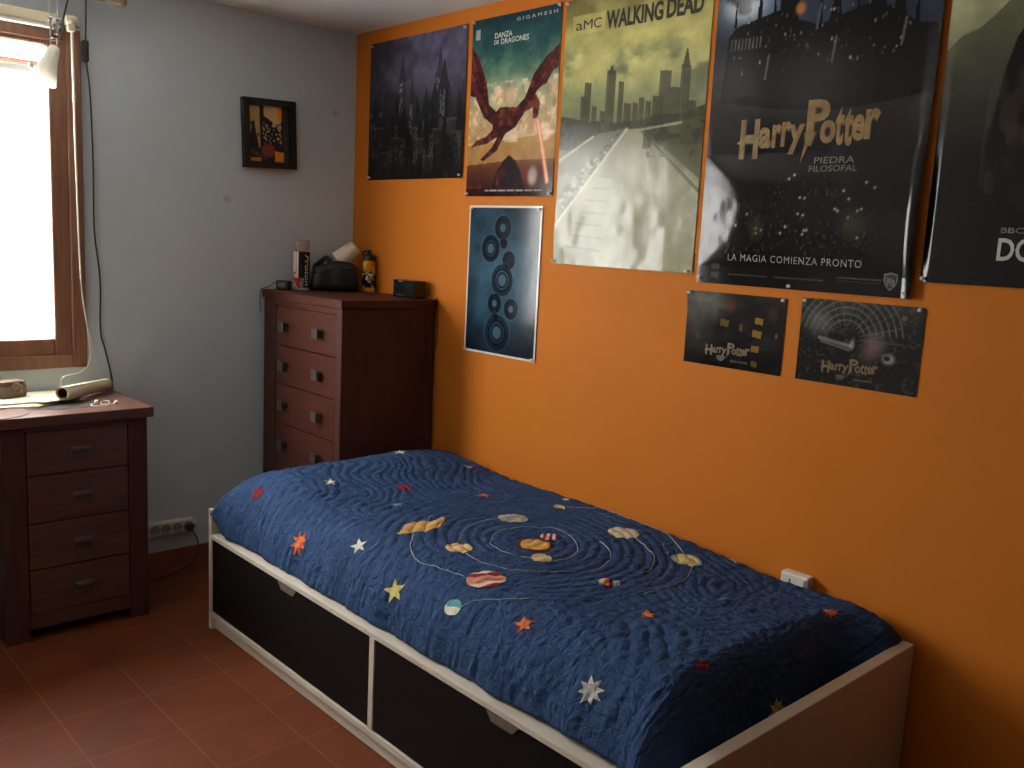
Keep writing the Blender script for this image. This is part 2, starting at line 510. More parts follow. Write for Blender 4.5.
# curtain rod just under the ceiling
cr = thing('curtain_rod', 'tan wooden curtain rod end with turned finial above the window', 'curtain rod', (.1, -1.7, 2.215))
b = MB(); b.tube([(.1, -2.4, 2.204), (.1, -1.125, 2.204)], .013, 20, 1); b.build('pole', M['tan'], cr, smooth=True)
b = MB(); b.lathe([(.010, 0), (.017, .006), (.017, .013), (.011, .02), (.012, .03), (.020, .045), (.0225, .058), (.020, .072), (.010, .083), (.002, .086)], (.1, -1.128, 2.204), (0, 1, 0), 24)
b.build('finial', M['tan'], cr, smooth=True)
for y in (-1.62, -2.3):
    b = MB(); b.box(0, .1, y - .006, y + .006, 2.183, 2.192, bev=.002); b.box(0, .008, y - .02, y + .02, 2.15, 2.24, bev=.003); b.box(.085, .115, y - .006, y + .006, 2.183, 2.191); b.build('bracket', M['tan'], cr)

# lamp hanging in front of the window on its two thin arms
lx = .19
lp = thing('spring_arm_lamp', 'white conical spring arm lamp hanging upside down before the window', 'lamp', (lx, -1.31, H))
b = MB(); b.lathe([(.035, 0), (.035, -.012), (.02, -.02)], (lx, -1.31, H - .0005), (0, 0, 1), 24); b.build('ceiling_mount', M['offwhite'], lp, smooth=True)
for dy in (-.012, .012):
    b = MB(); b.tube([(lx, -1.316 + dy, H - .01), (lx, -1.318 + dy, 2.15), (lx, -1.318 + dy, 2.055), (lx, -1.320 + dy * .8, 2.0)], .0022, 8); b.build('arm_rod', M['steel'], lp, smooth=True)
b = MB()
for (dy, dz) in ((-.013, 2.083), (.011, 2.083), (0, 2.066), (-.004, 2.046), (.004, 2.03)):
    b.lathe([(.001, -.008), (.0065, -.006), (.0065, .006), (.001, .008)], (lx, -1.318 + dy, dz), (1, 0, 0), 12)
b.box(lx - .004, lx + .004, -1.328, -1.308, 2.02, 2.09, bev=.002)
b.build('joint', M['steel'], lp, smooth=True)
ax = Vector((.06, -.34, -.94)).normalized(); c0 = Vector((lx, -1.318, 1.992))
b = MB()
outer = [(.010, -.004), (.015, 0), (.019, .012), (.022, .03), (.026, .055), (.033, .085), (.041, .112), (.044, .128)]
inner = [(r - .002, h) for r, h in reversed(outer[2:])]
b.lathe(outer + inner, c0, ax, 32, True, True); b.build('lamp_shade', M['shade'], lp, smooth=True)
b = MB(); b.lathe([(.010, .03), (.012, .05), (.020, .075), (.026, .1), (.024, .12), (.014, .135), (.001, .139)], c0, ax, 24); b.build('bulb', M['shade'], lp, smooth=True)
b = MB(); p = c0 + ax * .09; b.lathe([(.001, 0), (.009, .001), (.009, .012), (.001, .014)], p + Vector((.0, -.042, .012)), (0.2, -1, .1), 14); b.build('switch_knob', M['offwhite'], lp, smooth=True)
b = MB(); b.tube([(lx - .004, -1.30, 2.02), (lx - .03, -1.283, 2.045), (.10, -1.262, 2.10), (.05, -1.232, 2.17), (.02, -1.20, 2.26), (.02, -1.19, H)], .0028, 8); b.build('lamp_cord', M['cord'], lp, smooth=True)

# dark cord with inline switch down the wall
dc = thing('hanging_switch_cable', 'dark cord with inline switch hanging down the grey wall beside the window', 'cable', (.02, -1.158, H))
b = MB(); b.tube([(.02, -1.158, H), (.02, -1.158, 2.2), (.02, -1.163, 2.055)], .003, 8); b.tube([(.02, -1.162, 1.99), (.02, -1.152, 1.90), (.015, -1.146, 1.78), (.012, -1.142, 1.605), (.012, -1.143, 1.386), (.012, -1.125, 1.2), (.012, -1.128, 1.01), (.014, -1.112, .932), (.018, -1.092, .83), (.02, -1.088, .7795)], .003, 8)
b.build('cable', M['cord'], dc, smooth=True)
b = MB(); b.box(.011, .031, -1.175, -1.153, 1.985, 2.062, bev=.007, seg=3); b.build('inline_switch', M['cord'], dc, smooth=True)
b = MB(); b.box(.030, .034, -1.169, -1.160, 2.012, 2.036, bev=.0015); b.build('rocker', M['black'], dc)

# ------------------------------------------------------------------ tall chest of drawers in the corner
CX0, CX1, CY, CH = .026, .6440, -.454, 1.168
ch = thing('chest_of_drawers', 'tall dark cherry chest of drawers in the corner behind the bed', 'chest of drawers', (.34, -.227, 0))
Wd, Wz = M['darkwood'], M['darkwoodz']
b = MB(); b.box(CX0 - .008, CX1 + .006, CY - .008, -.004, CH - .034, CH, bev=.003); b.build('top_board', Wd, ch)
b = MB()
b.box(CX1 - .022, CX1, CY + .02, -.012, .02, CH - .034, bev=.0015)
b.box(CX1 - .004, CX1 + .003, -.060, -.008, .0, CH - .034, bev=.0015)
b.build('side_panel', Wz, ch)
b = MB(); b.box(CX0, CX0 + .022, CY + .02, -.012, .02, CH - .034, bev=.0015); b.build('side_panel', Wz, ch)
b = MB(); b.box(CX0 + .02, CX1 - .02, -.02, -.010, .05, CH - .034); b.build('back_panel', Wz, ch)
for x0, x1 in ((CX0, .127), (.603, CX1)):
    b = MB(); b.box(x0, x1, CY, CY + .022, 0, CH - .034, bev=.002); b.build('stile', Wz, ch)
b = MB(); b.box(.127, .603, CY + .001, CY + .02, 1.110, CH - .034, bev=.001); b.build('top_rail', Wd, ch)
b = MB(); b.box(.127, .603, CY + .001, CY + .02, .03, .102, bev=.001); b.build('bottom_rail', Wd, ch)
b = MB(); b.box(.127, .603, CY + .014, CY + .018, .10, 1.112); b.build('drawer_gap_shade', M['gap'], ch)  # near-black sheet that paints the shade seen between the drawers
zs = [1.1085, .9425, .7775, .608, .440, .272, .104]
for zt, zb in zip(zs, zs[1:]):
    b = MB(); b.box(.1295, .6005, CY + .002, CY + .014, zb + .002, zt - .002, bev=.002)
    dr = b.build('drawer', Wd, ch)
    for kx in (.212, .484):
        zc = (zt + zb) / 2
        b = MB(); b.box(kx - .021, kx + .021, CY - .026, CY - .019, zc - .021, zc + .021, bev=.002)
        b.box(kx - .012, kx + .012, CY - .019, CY + .003, zc - .012, zc + .012, bev=.001)
        b.build('pull', M['pull'], dr)

# ------------------------------------------------------------------ desk with drawers under the window
dk = thing('desk', 'dark brown wooden desk with a drawer pedestal under the window', 'desk', (.22, -1.5, 0))
DW = M['deskwood']
b = MB(); b.box(.004, .431, -2.55, -1.090, .741, .777, bev=.003); b.build('desktop', DW, dk)
DF = .430 - .012
def pedestal(y0, y1):
    for a, c in ((y0, y0 + .072), (y1 - .066, y1)):
        b = MB(); b.box(DF - .03, DF, a, c, 0, .741, bev=.002); b.build('stile', Wz, dk)
    b = MB(); b.box(.02, DF - .03, y1 - .022, y1, .0, .741, bev=.0015); b.build('side_panel', Wz, dk)
    b = MB(); b.box(.02, DF - .03, y0, y0 + .022, .0, .741, bev=.0015); b.build('side_panel', Wz, dk)
    ya, yb = y0 + .072, y1 - .066
    b = MB(); b.box(DF - .028, DF - .002, ya, yb, .724, .741); b.build('top_rail', DW, dk)
    b = MB(); b.box(DF - .028, DF - .002, ya, yb, .040, .090, bev=.001); b.build('bottom_rail', DW, dk)
    b = MB(); b.box(DF - .022, DF - .016, ya, yb, .08, .73); b.build('gap_shade', M['gap'], dk)  # dark sheet behind the fronts, shade of the gaps put in as colour
    zz = [.724, .573, .409, .248, .090]
    for zt, zb in zip(zz, zz[1:]):
        b = MB(); b.box(DF - .016, DF - .0015, ya + .003, yb - .003, zb + .002, zt - .002, bev=.002); d = b.build('drawer', DW, dk)
        ym, zc = (ya + yb) / 2 + .008, (zt + zb) / 2 - .009
        b = MB(); b.box(DF - .003, DF + .003, ym - .034, ym + .034, zc - .021, zc + .021, bev=.0015)
        b.box(DF + .003, DF + .016, ym - .030, ym + .030, zc + .006, zc + .019, bev=.003)
        b.build('cup_pull', M['deskpull'], d)
pedestal(-1.580, -1.110)
b = MB(); b.box(.03, DF - .01, -2.53, -2.49, 0, .741, bev=.002); b.build('end_leg', Wz, dk)
b = MB(); b.box(.03, .05, -2.49, -1.6, .35, .70); b.build('back_panel', Wz, dk)

# things on the desk
b = MB()
tz = .7775
def papers(name, pts, z0, z1, label, group=None, m='paper'):
    b = MB(); b.prism(pts, Matrix.Translation((0, 0, z0)), z1 - z0); return tag(b.build(name, M[m]), label, 'paper', group)
papers('paper_sheet', [(.02, -1.93), (.235, -1.90), (.265, -1.52), (.285, -1.43), (.23, -1.345), (.02, -1.36)], tz, tz + .007, 'lower cream paper pad lying on the desk under the window', 'papers on the desk')
papers('paper_sheet', [(.03, -1.80), (.205, -1.78), (.236, -1.50), (.218, -1.30), (.085, -1.215), (.03, -1.24)], tz + .0075, tz + .014, 'upper cream paper sheets lying partly beneath the rolled paper on the desk', 'papers on the desk')
papers('paper_sheet', [(.24, -1.44), (.275, -1.40), (.222, -1.28), (.185, -1.31)], tz + .0145, tz + .017, 'small folded cream paper tucked under the open end of the paper roll', 'papers on the desk')
# rolled paper, spiral section
ra = Vector((.262, -1.345, tz + .041)); rb_ = Vector((.052, -1.118, tz + .026))
dirv = (rb_ - ra).normalized(); uu = dirv.cross(Vector((0, 0, 1))).normalized(); ww = uu.cross(dirv)
L_ = (rb_ - ra).length
ts = np.linspace(0, 4.4 * PI, 90)
Pm = np.zeros((90, 12, 3))
for i, t in enumerate(ts):
    for k in range(12):
        f = k / 11; r0 = .0245 - .0011 * t / PI * .9
        p = ra.lerp(rb_, f) + (uu * math.cos(t + 1) + ww * math.sin(t + 1)) * r0
        Pm[i, k] = p
o = thing('paper_roll', 'x', 'x', (.16, -1.23, tz + .03))
grid_mesh('paper_sheet_roll', Pm, M['paper'], o, (.16, -1.23, tz + .03), thick=.0006)
b = MB(); b.lathe([(.0170, .004), (.0182, .004), (.0182, L_ - .004), (.0170, L_ - .004), (.0170, .004)], ra, dirv, 32, False, False)
b.lathe([(.001, .10), (.0175, .10), (.0175, .104), (.001, .104)], ra, dirv, 24)
b.build('cardboard_core', mat('brown_cardboard', col(78, 50, 38), rough=.9), o, smooth=True)
tag(o, 'rolled up tube of cream paper lying diagonally on the desk', 'paper roll')
papers('plastic_sheet', [(.20, -1.47), (.30, -1.47), (.345, -1.37), (.335, -1.27), (.25, -1.185), (.19, -1.26), (.22, -1.36)], tz + .0002, tz + .0009, 'crumpled grey transparent plastic film in front of the paper roll', None, 'sheet')['category'] = 'plastic film'
b = MB(); b.lathe([(.001, 0), (.118, 0), (.12, .001), (.12, .002), (.001, .002)], (.312, -1.592, tz + .0002), (0, 0, 1), 48)
tag(b.build('round_mat', mat('mauve_placemat', col(112, 82, 76), rough=.3, vary=.05), smooth=True), 'round pinkish mat at the front edge of the desk', 'mat')
# earphones
ep = thing('earphones', 'small white earphones with looped wire at the right of the desk', 'earphones', (.30, -1.24, tz))
b = MB(); b.tube([(.285, -1.235, tz + .003), (.31, -1.262, tz + .003), (.34, -1.268, tz + .003), (.352, -1.24, tz + .003), (.335, -1.212, tz + .004), (.30, -1.20, tz + .008), (.28, -1.195, tz + .006), (.265, -1.21, tz + .003), (.29, -1.225, tz + .003), (.325, -1.228, tz + .003), (.332, -1.19, tz + .003)], .0014, 8); b.build('wire', M['wire'], ep, smooth=True)
for p in ((.333, -1.186, tz + .007), (.285, -1.238, tz + .007)):
    b = MB(); b.lathe([(.001, -.007), (.006, -.006), (.0075, 0), (.005, .006), (.001, .007)], p, (.3, .2, 1), 14); b.build('earbud', M['whitep'], ep, smooth=True)
# carved stone box
cb = thing('carved_box', 'small brown carved stone box standing on papers at the left of the desk', 'box', (.10, -1.47, tz + .014))
Mx = Matrix.Translation((.10, -1.462, tz + .0145)) @ Matrix.Rotation(.25, 4, 'Z')
b = MB(); b.box(-.032, .032, -.062, .036, 0, .045, bev=.006, M=Mx); b.build('body', M['stone'], cb, smooth=True)
b = MB(); b.box(-.030, .030, -.060, .034, .046, .058, bev=.005, M=Mx); b.build('lid', M['stone'], cb, smooth=True)
b = MB(); b.lathe([(.020, 0), (.020, .003), (.014, .007), (.010, .004), (.001, .008)], Mx @ Vector((.031, -.002, .034)), Mx.to_3x3() @ Vector((1, 0, 0)), 20); b.build('carved_boss', M['stone'], cb, smooth=True)

# ------------------------------------------------------------------ things on the chest
z0 = CH + .0003
ad = thing('power_adapter', 'black power adapter with a short cord at the left end of the chest', 'adapter', (.06, -.385, z0))
Mx = Matrix.Translation((.085, -.395, z0)) @ Matrix.Rotation(.45, 4, 'Z')
b = MB(); b.box(-.030, .030, -.018, .018, 0, .040, bev=.006, seg=3, M=Mx); b.build('body', M['black'], ad, smooth=True)
b = MB(); b.box(-.018, .018, -.0187, -.0182, .012, .030, M=Mx); b.build('rating_label', mat('grey_label', col(92, 90, 88), rough=.4), ad)
b = MB(); b.tube([Mx @ Vector((-.028, 0, .028)), Mx @ Vector((-.05, 0, .027)), (.028, -.42, z0 + .016), (.014, -.44, z0 + .004), (.0145, -.466, z0 - .01), (.0145, -.466, z0 - .10)], .0018, 8); b.build('cable', M['black'], ad, smooth=True)

# printed shuttlecock tube
tx, ty, tr = .070, -.302, .0355
tb = thing('shuttlecock_tube', 'tall red, white and black printed cardboard tube with clear top', 'tube', (tx, ty, z0))
n = 72; hh = 60
V = np.linspace(0, 1, hh)[:, None] * np.ones((1, n + 1)); A = np.ones((hh, 1)) * np.linspace(0, 2 * PI, n + 1)[None]
# angle 0 faces the photographer
A0 = math.atan2(-2.338 - ty, 3.632 - tx)
px = np.cos(A + A0 + PI); py = np.sin(A + A0 + PI)
Pm = np.stack([tx + tr * px, ty + tr * py, z0 + .006 + V * .158], -1)
s = (A - PI) / PI * 1.0     # -1..1 round the tube, 0 towards the camera, growing to the right
colr = np.ones((hh, n + 1, 3)) * np.array([.15, .13, .13])
colr[(s > -.55) & (s < -.12)] = (.80, .18, .16)
colr[(s > -.42) & (s < -.24) & (V > .45)] = (.93, .92, .90)
colr[(s > -.34) & (s < -.14) & (V < .42) & (V > .05)] = (.86, .80, .78)
colr[(s > -.20) & (s < -.13)] = (.9, .88, .86)
colr[(V < .30) & (s < -.1) & (s > -.5) & ((s + V * .8) > -.15)] = (.85, .16, .13)
colr[(V < .03)] = (.7, .68, .66)
colr[(s > .42)] = (.55, .14, .13)
grid_mesh('printed_wrap', Pm, M['print_matt'], tb, (tx, ty, z0), colors=colr, thick=.001)
b = MB(); b.lathe([(.001, 0), (.036, 0), (.037, .004), (.037, .009), (.0345, .0095), (.001, .006)], (tx, ty, z0), (0, 0, 1), 32); b.build('base_cap', M['offwhite'], tb, smooth=True)
b = MB(); b.lathe([(.0340, .165), (.0345, .21), (.0345, .214), (.001, .214)], (tx, ty, z0), (0, 0, 1), 32, False, True); b.build('clear_lid', M['clear'], tb, smooth=True)
b = MB()
for k in range(10):
    a = k * 2 * PI / 10
    b.rings([[Vector((tx + r * math.cos(a + d), ty + r * math.sin(a + d), z0 + z)) for d in (-.25, .25)] for r, z in ((.014, .166), (.024, .185), (.031, .208))], closed=False)
b.build('feather_skirt', mat('pinkish_feathers', col(196, 160, 150), rough=.7), tb)

def text_mesh(txt, size=1.0, offset=0.0, extrude=0.0, spacing=1.0, shear=0.0):
    cu = bpy.data.curves.new('t', 'FONT'); cu.body = txt; cu.size = size; cu.offset = offset; cu.space_character = spacing; cu.shear = shear
    cu.resolution_u = 3
    ob = bpy.data.objects.new('t', cu); C.objects.link(ob)
    bpy.context.view_layer.update()
    dg = bpy.context.evaluated_depsgraph_get()
    me = bpy.data.meshes.new_from_object(ob.evaluated_get(dg))
    V = np.array([v.co[:2] for v in me.vertices]); F = [list(p.vertices) for p in me.polygons]
    bpy.data.objects.remove(ob); bpy.data.curves.remove(cu); bpy.data.meshes.remove(me)
    return V, F

def fit_text(txt, u0, u1, v0, v1, **k):
    """text stretched to the box u0..u1, v0 (top)..v1 (baseline)"""
    V, F = text_mesh(txt, **k)
    a = V.min(0); c = V.max(0)
    U = (V - a) / np.maximum(c - a, 1e-6)
    return np.stack([u0 + U[:, 0] * (u1 - u0), v1 + U[:, 1] * (v0 - v1)], 1), F

def text_part(name, items, surf, m, parent, off=.0012, loc=None):
    """items: list of (V, F) in surface uv; surf maps uv -> world point pushed out by off"""
    vs = []; fs = []
    for V, F in items:
        n0 = len(vs)
        for u, v in V: vs.append(surf(u, v, off))
        for f in F: fs.append([i + n0 for i in f])
    l = ORG[parent.name]
    me = bpy.data.meshes.new(name)
    me.from_pydata([tuple(Vector(p) - l) for p in vs], [], fs)
    return link(name, me, m, parent, l)

def tube_surf(u, v, off):
    a = A0 + u * PI          # u: -1..1
    return (tx + (tr + off) * math.cos(a), ty + (tr + off) * math.sin(a), z0 + .006 + v * .158)
def vertical(items):
    V, F = items                                # rotate text to read downwards
    return V, F
ink = mat('white_ink', col(225, 222, 215), rough=.5)
def vtext(txt, uc, uw, va, vb, **k):
    V, F = text_mesh(txt, **k); a = V.min(0); c = V.max(0); U = (V - a) / (c - a)
    return np.stack([uc - uw / 2 + U[:, 1] * uw, va + (U[:, 0]) * (vb - va)], 1), F
text_part('lettering', [vtext('Proton', .22, .19, .92, .08, offset=.01, shear=.2), vtext('700', .00, .15, .30, .04, offset=.01)], tube_surf, ink, tb)

# black bag with a white cup and crumpled plastic
bg = thing('wash_bag', 'black rounded nylon bag with crumpled plastic on the chest of drawers', 'bag', (.13, -.155, z0))
e1 = Vector((.53, .848, 0)); e2 = Vector((.848, -.53, 0)); bc = Vector((.128, -.170, z0))
rs = []
N = 40
for i in range(19):
    f = i / 18; s_ = f * 2 - 1
    hgt = .128 - .030 * max(0, -s_) ** 1.3 - .012 * max(0, s_) ** 2
    w = .062 * (1 - abs(s_) ** 5) ** .4 + .004
    hh_ = hgt * (1 - abs(s_) ** 7) ** .3 + .002
    ring = []
    for k in range(N):
        t = 2 * PI * k / N
        cx, cz = math.cos(t), math.sin(t)
        rx = w * math.copysign(abs(cx) ** .55, cx); rz = hh_ / 2 * math.copysign(abs(cz) ** .55, cz)
        wob = .003 * math.sin(9 * s_ + 3 * t) * (1 if cz > -.3 else 0)
        ring.append(bc + e1 * (s_ * .108) + e2 * (rx + wob) + Vector((0, 0, hh_ / 2 + rz + .001)))
    rs.append(ring)
b = MB(); b.rings(rs); b.build('body', M['blackcloth'], bg, smooth=True, angle=80)
b = MB(); b.tube([bc + e1 * (s_ * .1) + e2 * (.0635 * (1 - abs(s_) ** 6) ** .3) + Vector((0, 0, .095 - .02 * max(0, -s_))) for s_ in [k / 8 - 1 for k in range(17)]], .002, 6); b.build('zip', M['blackgloss'], bg, smooth=True)
gu, gv = np.meshgrid(np.linspace(-1, 1, 34), np.linspace(-1, 1, 30))
hz = .150 - .045 * np.abs(gu) ** 1.2 - .05 * gv ** 2 + .03 * (fbm(gu * 3 + 5, gv * 3, 3) - .5) - .02 * np.maximum(0, np.abs(gu) - .8)
hz = np.maximum(hz, .085)
cc = np.array(bc)[None, None] + np.array(e1) * ((gu * .058 - .038)[..., None]) + np.array(e2) * ((gv * .052 + .004)[..., None]) + np.array([0, 0, 1.]) * hz[..., None]
grid_mesh('plastic_wrap', cc, M['plasticbag'], bg, tuple(bc), thick=.001)
# white cup leaning behind/inside the bag
cp0 = bc + e1 * .022 + e2 * (-.045) + Vector((0, 0, .136)); cax = (e1 * .70 + Vector((0, 0, .60))).normalized()
b = MB(); b.lathe([(.042, -.012), (.0425, -.005), (.038, .045), (.033, .080), (.0315, .086), (.026, .090), (.001, .091)], cp0 + Vector((0, 0, .0)), cax, 32)
tag(b.build('paper_cup', mat('white_matte_cup', col(222, 214, 192), rough=.7), smooth=True), 'white cup lying tilted upside down on top of the black bag', 'cup')

# yellow sports bottle
bx, by = .192, -.036
bt = thing('water_bottle', 'yellow and black squeeze bottle with black cap beside the black bag', 'bottle', (bx, by, z0))
n = 64; hh = 50
V = np.linspace(0, 1, hh)[:, None] * np.ones((1, n + 1)); A = np.ones((hh, 1)) * np.linspace(0, 2 * PI, n + 1)[None]
Ab = math.atan2(-2.338 - by, 3.632 - bx)
rad = .0285 - .006 * sstep(.90, 1.0, V) - .0022 * np.exp(-((V - .60) / .03) ** 2)
Pm = np.stack([bx + rad * np.cos(A + Ab + PI), by + rad * np.sin(A + Ab + PI), z0 + .001 + V * .138], -1)
s = (A - PI) / PI
colr = np.ones((hh, n + 1, 3)) * np.array([.86, .62, .18])
colr[(V > .13) & (V < .60 + .06 * np.sin(s * 14))] = (.10, .09, .09)
nn = fbm(s * 9 + 4, V * 7, 11, 2)
colr[(V > .14) & (V < .58) & (nn > .62)] = (.85, .82, .76)
rr = np.hypot((s - .02) * 1.1, (V - .43) * .8)
colr[(rr > .075) & (rr < .105)] = (.88, .85, .8)
colr[(np.abs(rr - .0) < .025)] = (.88, .85, .8)
grid_mesh('body', Pm, M['print_matt'], bt, (bx, by, z0), colors=colr)
b = MB(); b.lathe([(.001, .139), (.0275, .139), (.0275, .155), (.024, .160), (.014, .163), (.009, .166), (.009, .180), (.006, .184), (.001, .185)], (bx, by, z0), (0, 0, 1), 28)
b.tube([(bx - .006, by - .02, z0 + .158), (bx - .016, by - .024, z0 + .170), (bx - .010, by - .012, z0 + .178), (bx, by, z0 + .176)], .0035, 8)
b.build('cap', M['black'], bt, smooth=True)

# small black clock radio
kx = .038
cl = thing('clock_radio', 'small black box clock at the right rear corner of the chest', 'clock', (.49 + kx, -.052, z0))
b = MB(); b.box(.415 + kx, .560 + kx, -.088, -.020, z0, z0 + .072, bev=.003); b.build('case', M['blackgloss'], cl)
b = MB(); b.box(.420 + kx, .555 + kx, -.0895, -.0875, z0 + .008, z0 + .062, bev=.0006); b.build('display', mat('dark_display', col(30, 34, 38), rough=.12), cl)
b = MB(); b.box(.455 + kx, .487 + kx, -.0905, -.0893, z0 + .064, z0 + .069, bev=.0004); b.build('button_strip', M['steel'], cl)
b = MB(); b.box(.445 + kx, .495 + kx, -.0905, -.0893, z0 + .008, z0 + .011); b.build('trim_line', M['pull'], cl)
b = MB(); b.tube([(.560 + kx, -.03, z0 + .01), (.615, -.024, z0 + .003), (.64, -.012, z0 + .003), (.657, -.006, z0 - .006), (.658, -.006, z0 - .2)], .0016, 8); b.build('cable', M['black'], cl, smooth=True)

# ------------------------------------------------------------------ framed picture on the grey wall
pf = thing('picture_frame', 'small black box frame with collage picture on the grey wall', 'picture', (0, -.42, 1.81))
R_ = Matrix.Translation((0, -.431, 1.815)) @ Matrix.Rotation(math.radians(2.2), 4, 'X')
fwid, fhei, fd, bw = .240, .281, .030, .027
b = MB()
for (y0, y1, a0, a1) in ((-fwid / 2, -fwid / 2 + bw, -fhei / 2, fhei / 2), (fwid / 2 - bw, fwid / 2, -fhei / 2, fhei / 2), (-fwid / 2 + bw, fwid / 2 - bw, -fhei / 2, -fhei / 2 + bw), (-fwid / 2 + bw, fwid / 2 - bw, fhei / 2 - bw, fhei / 2)):
    b.box(.001, fd, y0, y1, a0, a1, bev=.002, M=R_)
b.build('frame', M['black'], pf)
n1, n2 = 70, 60
uu_, vv_ = np.meshgrid(np.linspace(0, 1, n2), np.linspace(0, 1, n1))
colr = np.ones((n1, n2, 3)) * np.array([.20, .17, .17])
def patch(mask, c): colr[mask] = c
nn = fbm(uu_ * 9, vv_ * 9, 5)
patch((uu_ < .28) & (vv_ < .75) & (nn < .72), (.80, .66, .42))
patch((vv_ < .30) & (uu_ > .38) & (uu_ < .80) & (vv_ < .1 + .45 * (uu_ - .2)), (.85, .72, .50))
patch((uu_ > .72) & (uu_ < .83) & (vv_ < .25), (.93, .58, .22))
patch((np.abs(uu_ - .12) < .035 + .10 * sstep(.3, .8, vv_)) & (vv_ > .28) & (vv_ < .9), (.22, .18, .20))
patch((uu_ > .34) & (uu_ < .80) & (vv_ > .25) & (vv_ < .68) & (fbm(uu_ * 26, vv_ * 26, 8, 2) > .60), (.80, .70, .55))
patch((np.hypot((uu_ - .48) / .17, (vv_ - .80) / .12) < 1), (.55, .26, .24))
patch((uu_ > .64) & (vv_ > .80 + .12 * (uu_ - .64)), (.95, .58, .20))
patch((uu_ < .3) & (vv_ > .93), (.9, .55, .25))
patch((uu_ > .86), (.25, .25, .25))
patch((vv_ > .76 + .35 * uu_) & (vv_ < .84 + .35 * uu_) & (uu_ < .45), (.30, .28, .27))
Pm = np.zeros((n1, n2, 3))
for i in range(n1):
    for j in range(n2):
        Pm[i, j] = R_ @ Vector((.012, (-fwid / 2 + bw) + uu_[i, j] * (fwid - 2 * bw), (fhei / 2 - bw) - vv_[i, j] * (fhei - 2 * bw)))
grid_mesh('print', Pm, M['print_matt'], pf, (0, -.42, 1.81), colors=colr, smooth=False)
b = MB(); b.box(.001, .011, -fwid / 2 + .005, fwid / 2 - .005, -fhei / 2 + .005, fhei / 2 - .005, M=R_); b.build('backing', M['black'], pf)

# ------------------------------------------------------------------ sockets
ps = thing('power_strip', 'off-white five-way socket strip low on the grey wall beside the desk', 'socket strip', (0, -.87, .18))
R_ = Matrix.Translation((0.001, -.895, .181)) @ Matrix.Rotation(math.radians(-1.5), 4, 'X')
b = MB(); b.box(0, .034, -.13, .125, -.029, .029, bev=.006, seg=3, M=R_); b.build('body', M['offwhite'], ps, smooth=True)
b = MB(); b.box(0, .026, .125, .143, -.014, .014, bev=.006, M=R_); b.build('cable_entry', M['offwhite'], ps, smooth=True)
dgr = mat('socket_recess', col(150, 146, 138), rough=.5)
for k in range(5):
    yc = .098 - k * .047
    b = MB(); b.lathe([(.0205, .033), (.0205, .0365), (.0185, .0365), (.0175, .0345), (.001, .0343)], R_ @ Vector((0, yc, 0)), (1, 0, 0), 28); sk = b.build('socket', dgr, ps, smooth=True)
    for dy in (-.008, .008):
        b = MB(); b.lathe([(.0028, 0), (.0028, .0006), (.001, .0007)], R_ @ Vector((.0345, yc + dy, 0)), (1, 0, 0), 12); b.build('pin_hole', M['gap'], sk)
pg = thing('plug', 'black round plug with thin cord in the rightmost hole of the socket strip', 'plug', (.03, -.797, .18))
pc = R_ @ Vector((.0365, .098, 0))
b = MB(); b.lathe([(.001, 0), (.0175, 0), (.019, .004), (.019, .018), (.014, .026), (.001, .028)], pc, (1, 0, 0), 24); b.build('body', M['cord'], pg, smooth=True)
b = MB(); b.tube([pc + Vector((.02, 0, -.006)), pc + Vector((.038, .006, -.02)), (.085, -.78, .13), (.10, -.785, .08), (.10, -.82, .035), (.10, -.88, .012), (.105, -.95, .004), (.11, -1.04, .0035), (.12, -1.105, .0035)], .003, 8); b.build('cable', M['cord'], pg, smooth=True)

wo = thing('wall_outlet', 'white wall outlet box on the orange wall just above the bed edge', 'outlet', (2.365, 0, .485))
b = MB(); b.box(2.332, 2.418, -.034, -.0005, .44, .528, bev=.004); b.build('box', M['whitep'], wo)
b = MB(); b.box(2.340, 2.410, -.038, -.033, .448, .520, bev=.002); b.build('cover_plate', M['whitep'], wo)
b = MB(); b.box(2.362, 2.366, -.0395, -.0375, .452, .513); b.build('seam', M['notch'], wo)
# ------------------------------------------------------------------ bed
BX0, BX1, BY0, BY1 = .651, 2.721, -.988, -.016
HT = .442
bed = thing('bed', 'white single bed with two black storage drawers along the orange wall', 'bed', (1.69, -.5, 0))
W = M['white']
b = MB(); b.box(BX0, BX0 + .022, BY0, BY1, 0, HT, bev=.002); b.build('headboard', W, bed)
b = MB(); b.box(BX1 - .032, BX1, BY0, BY1, 0, HT, bev=.002); b.build('footboard', W, bed)
ix0, ix1 = BX0 + .022, BX1 - .032
b = MB(); b.box(ix0, ix1, BY0, BY0 + .085, .336, .352, bev=.0015); b.box(ix0, ix1, BY0 + .03, BY0 + .048, .30, .336); b.build('side_rail', W, bed)
b = MB(); b.box(ix0, ix1, BY0, BY0 + .03, .046, .066, bev=.0015); b.box(ix0, ix1, BY0 + .012, BY0 + .03, .004, .046, bev=.001); b.build('base_rail', W, bed)
b = MB(); b.box(1.662, 1.684, BY0 + .0005, BY0 + .5, .066, .336, bev=.001); b.build('divider', W, bed)
b = MB(); b.box(ix0, ix1, BY0 + .086, BY1, .305, .322); b.build('slat_base', W, bed)
b = MB(); b.box(ix0, ix1, BY1 - .02, BY1, .02, .352); b.build('back_rail', W, bed)
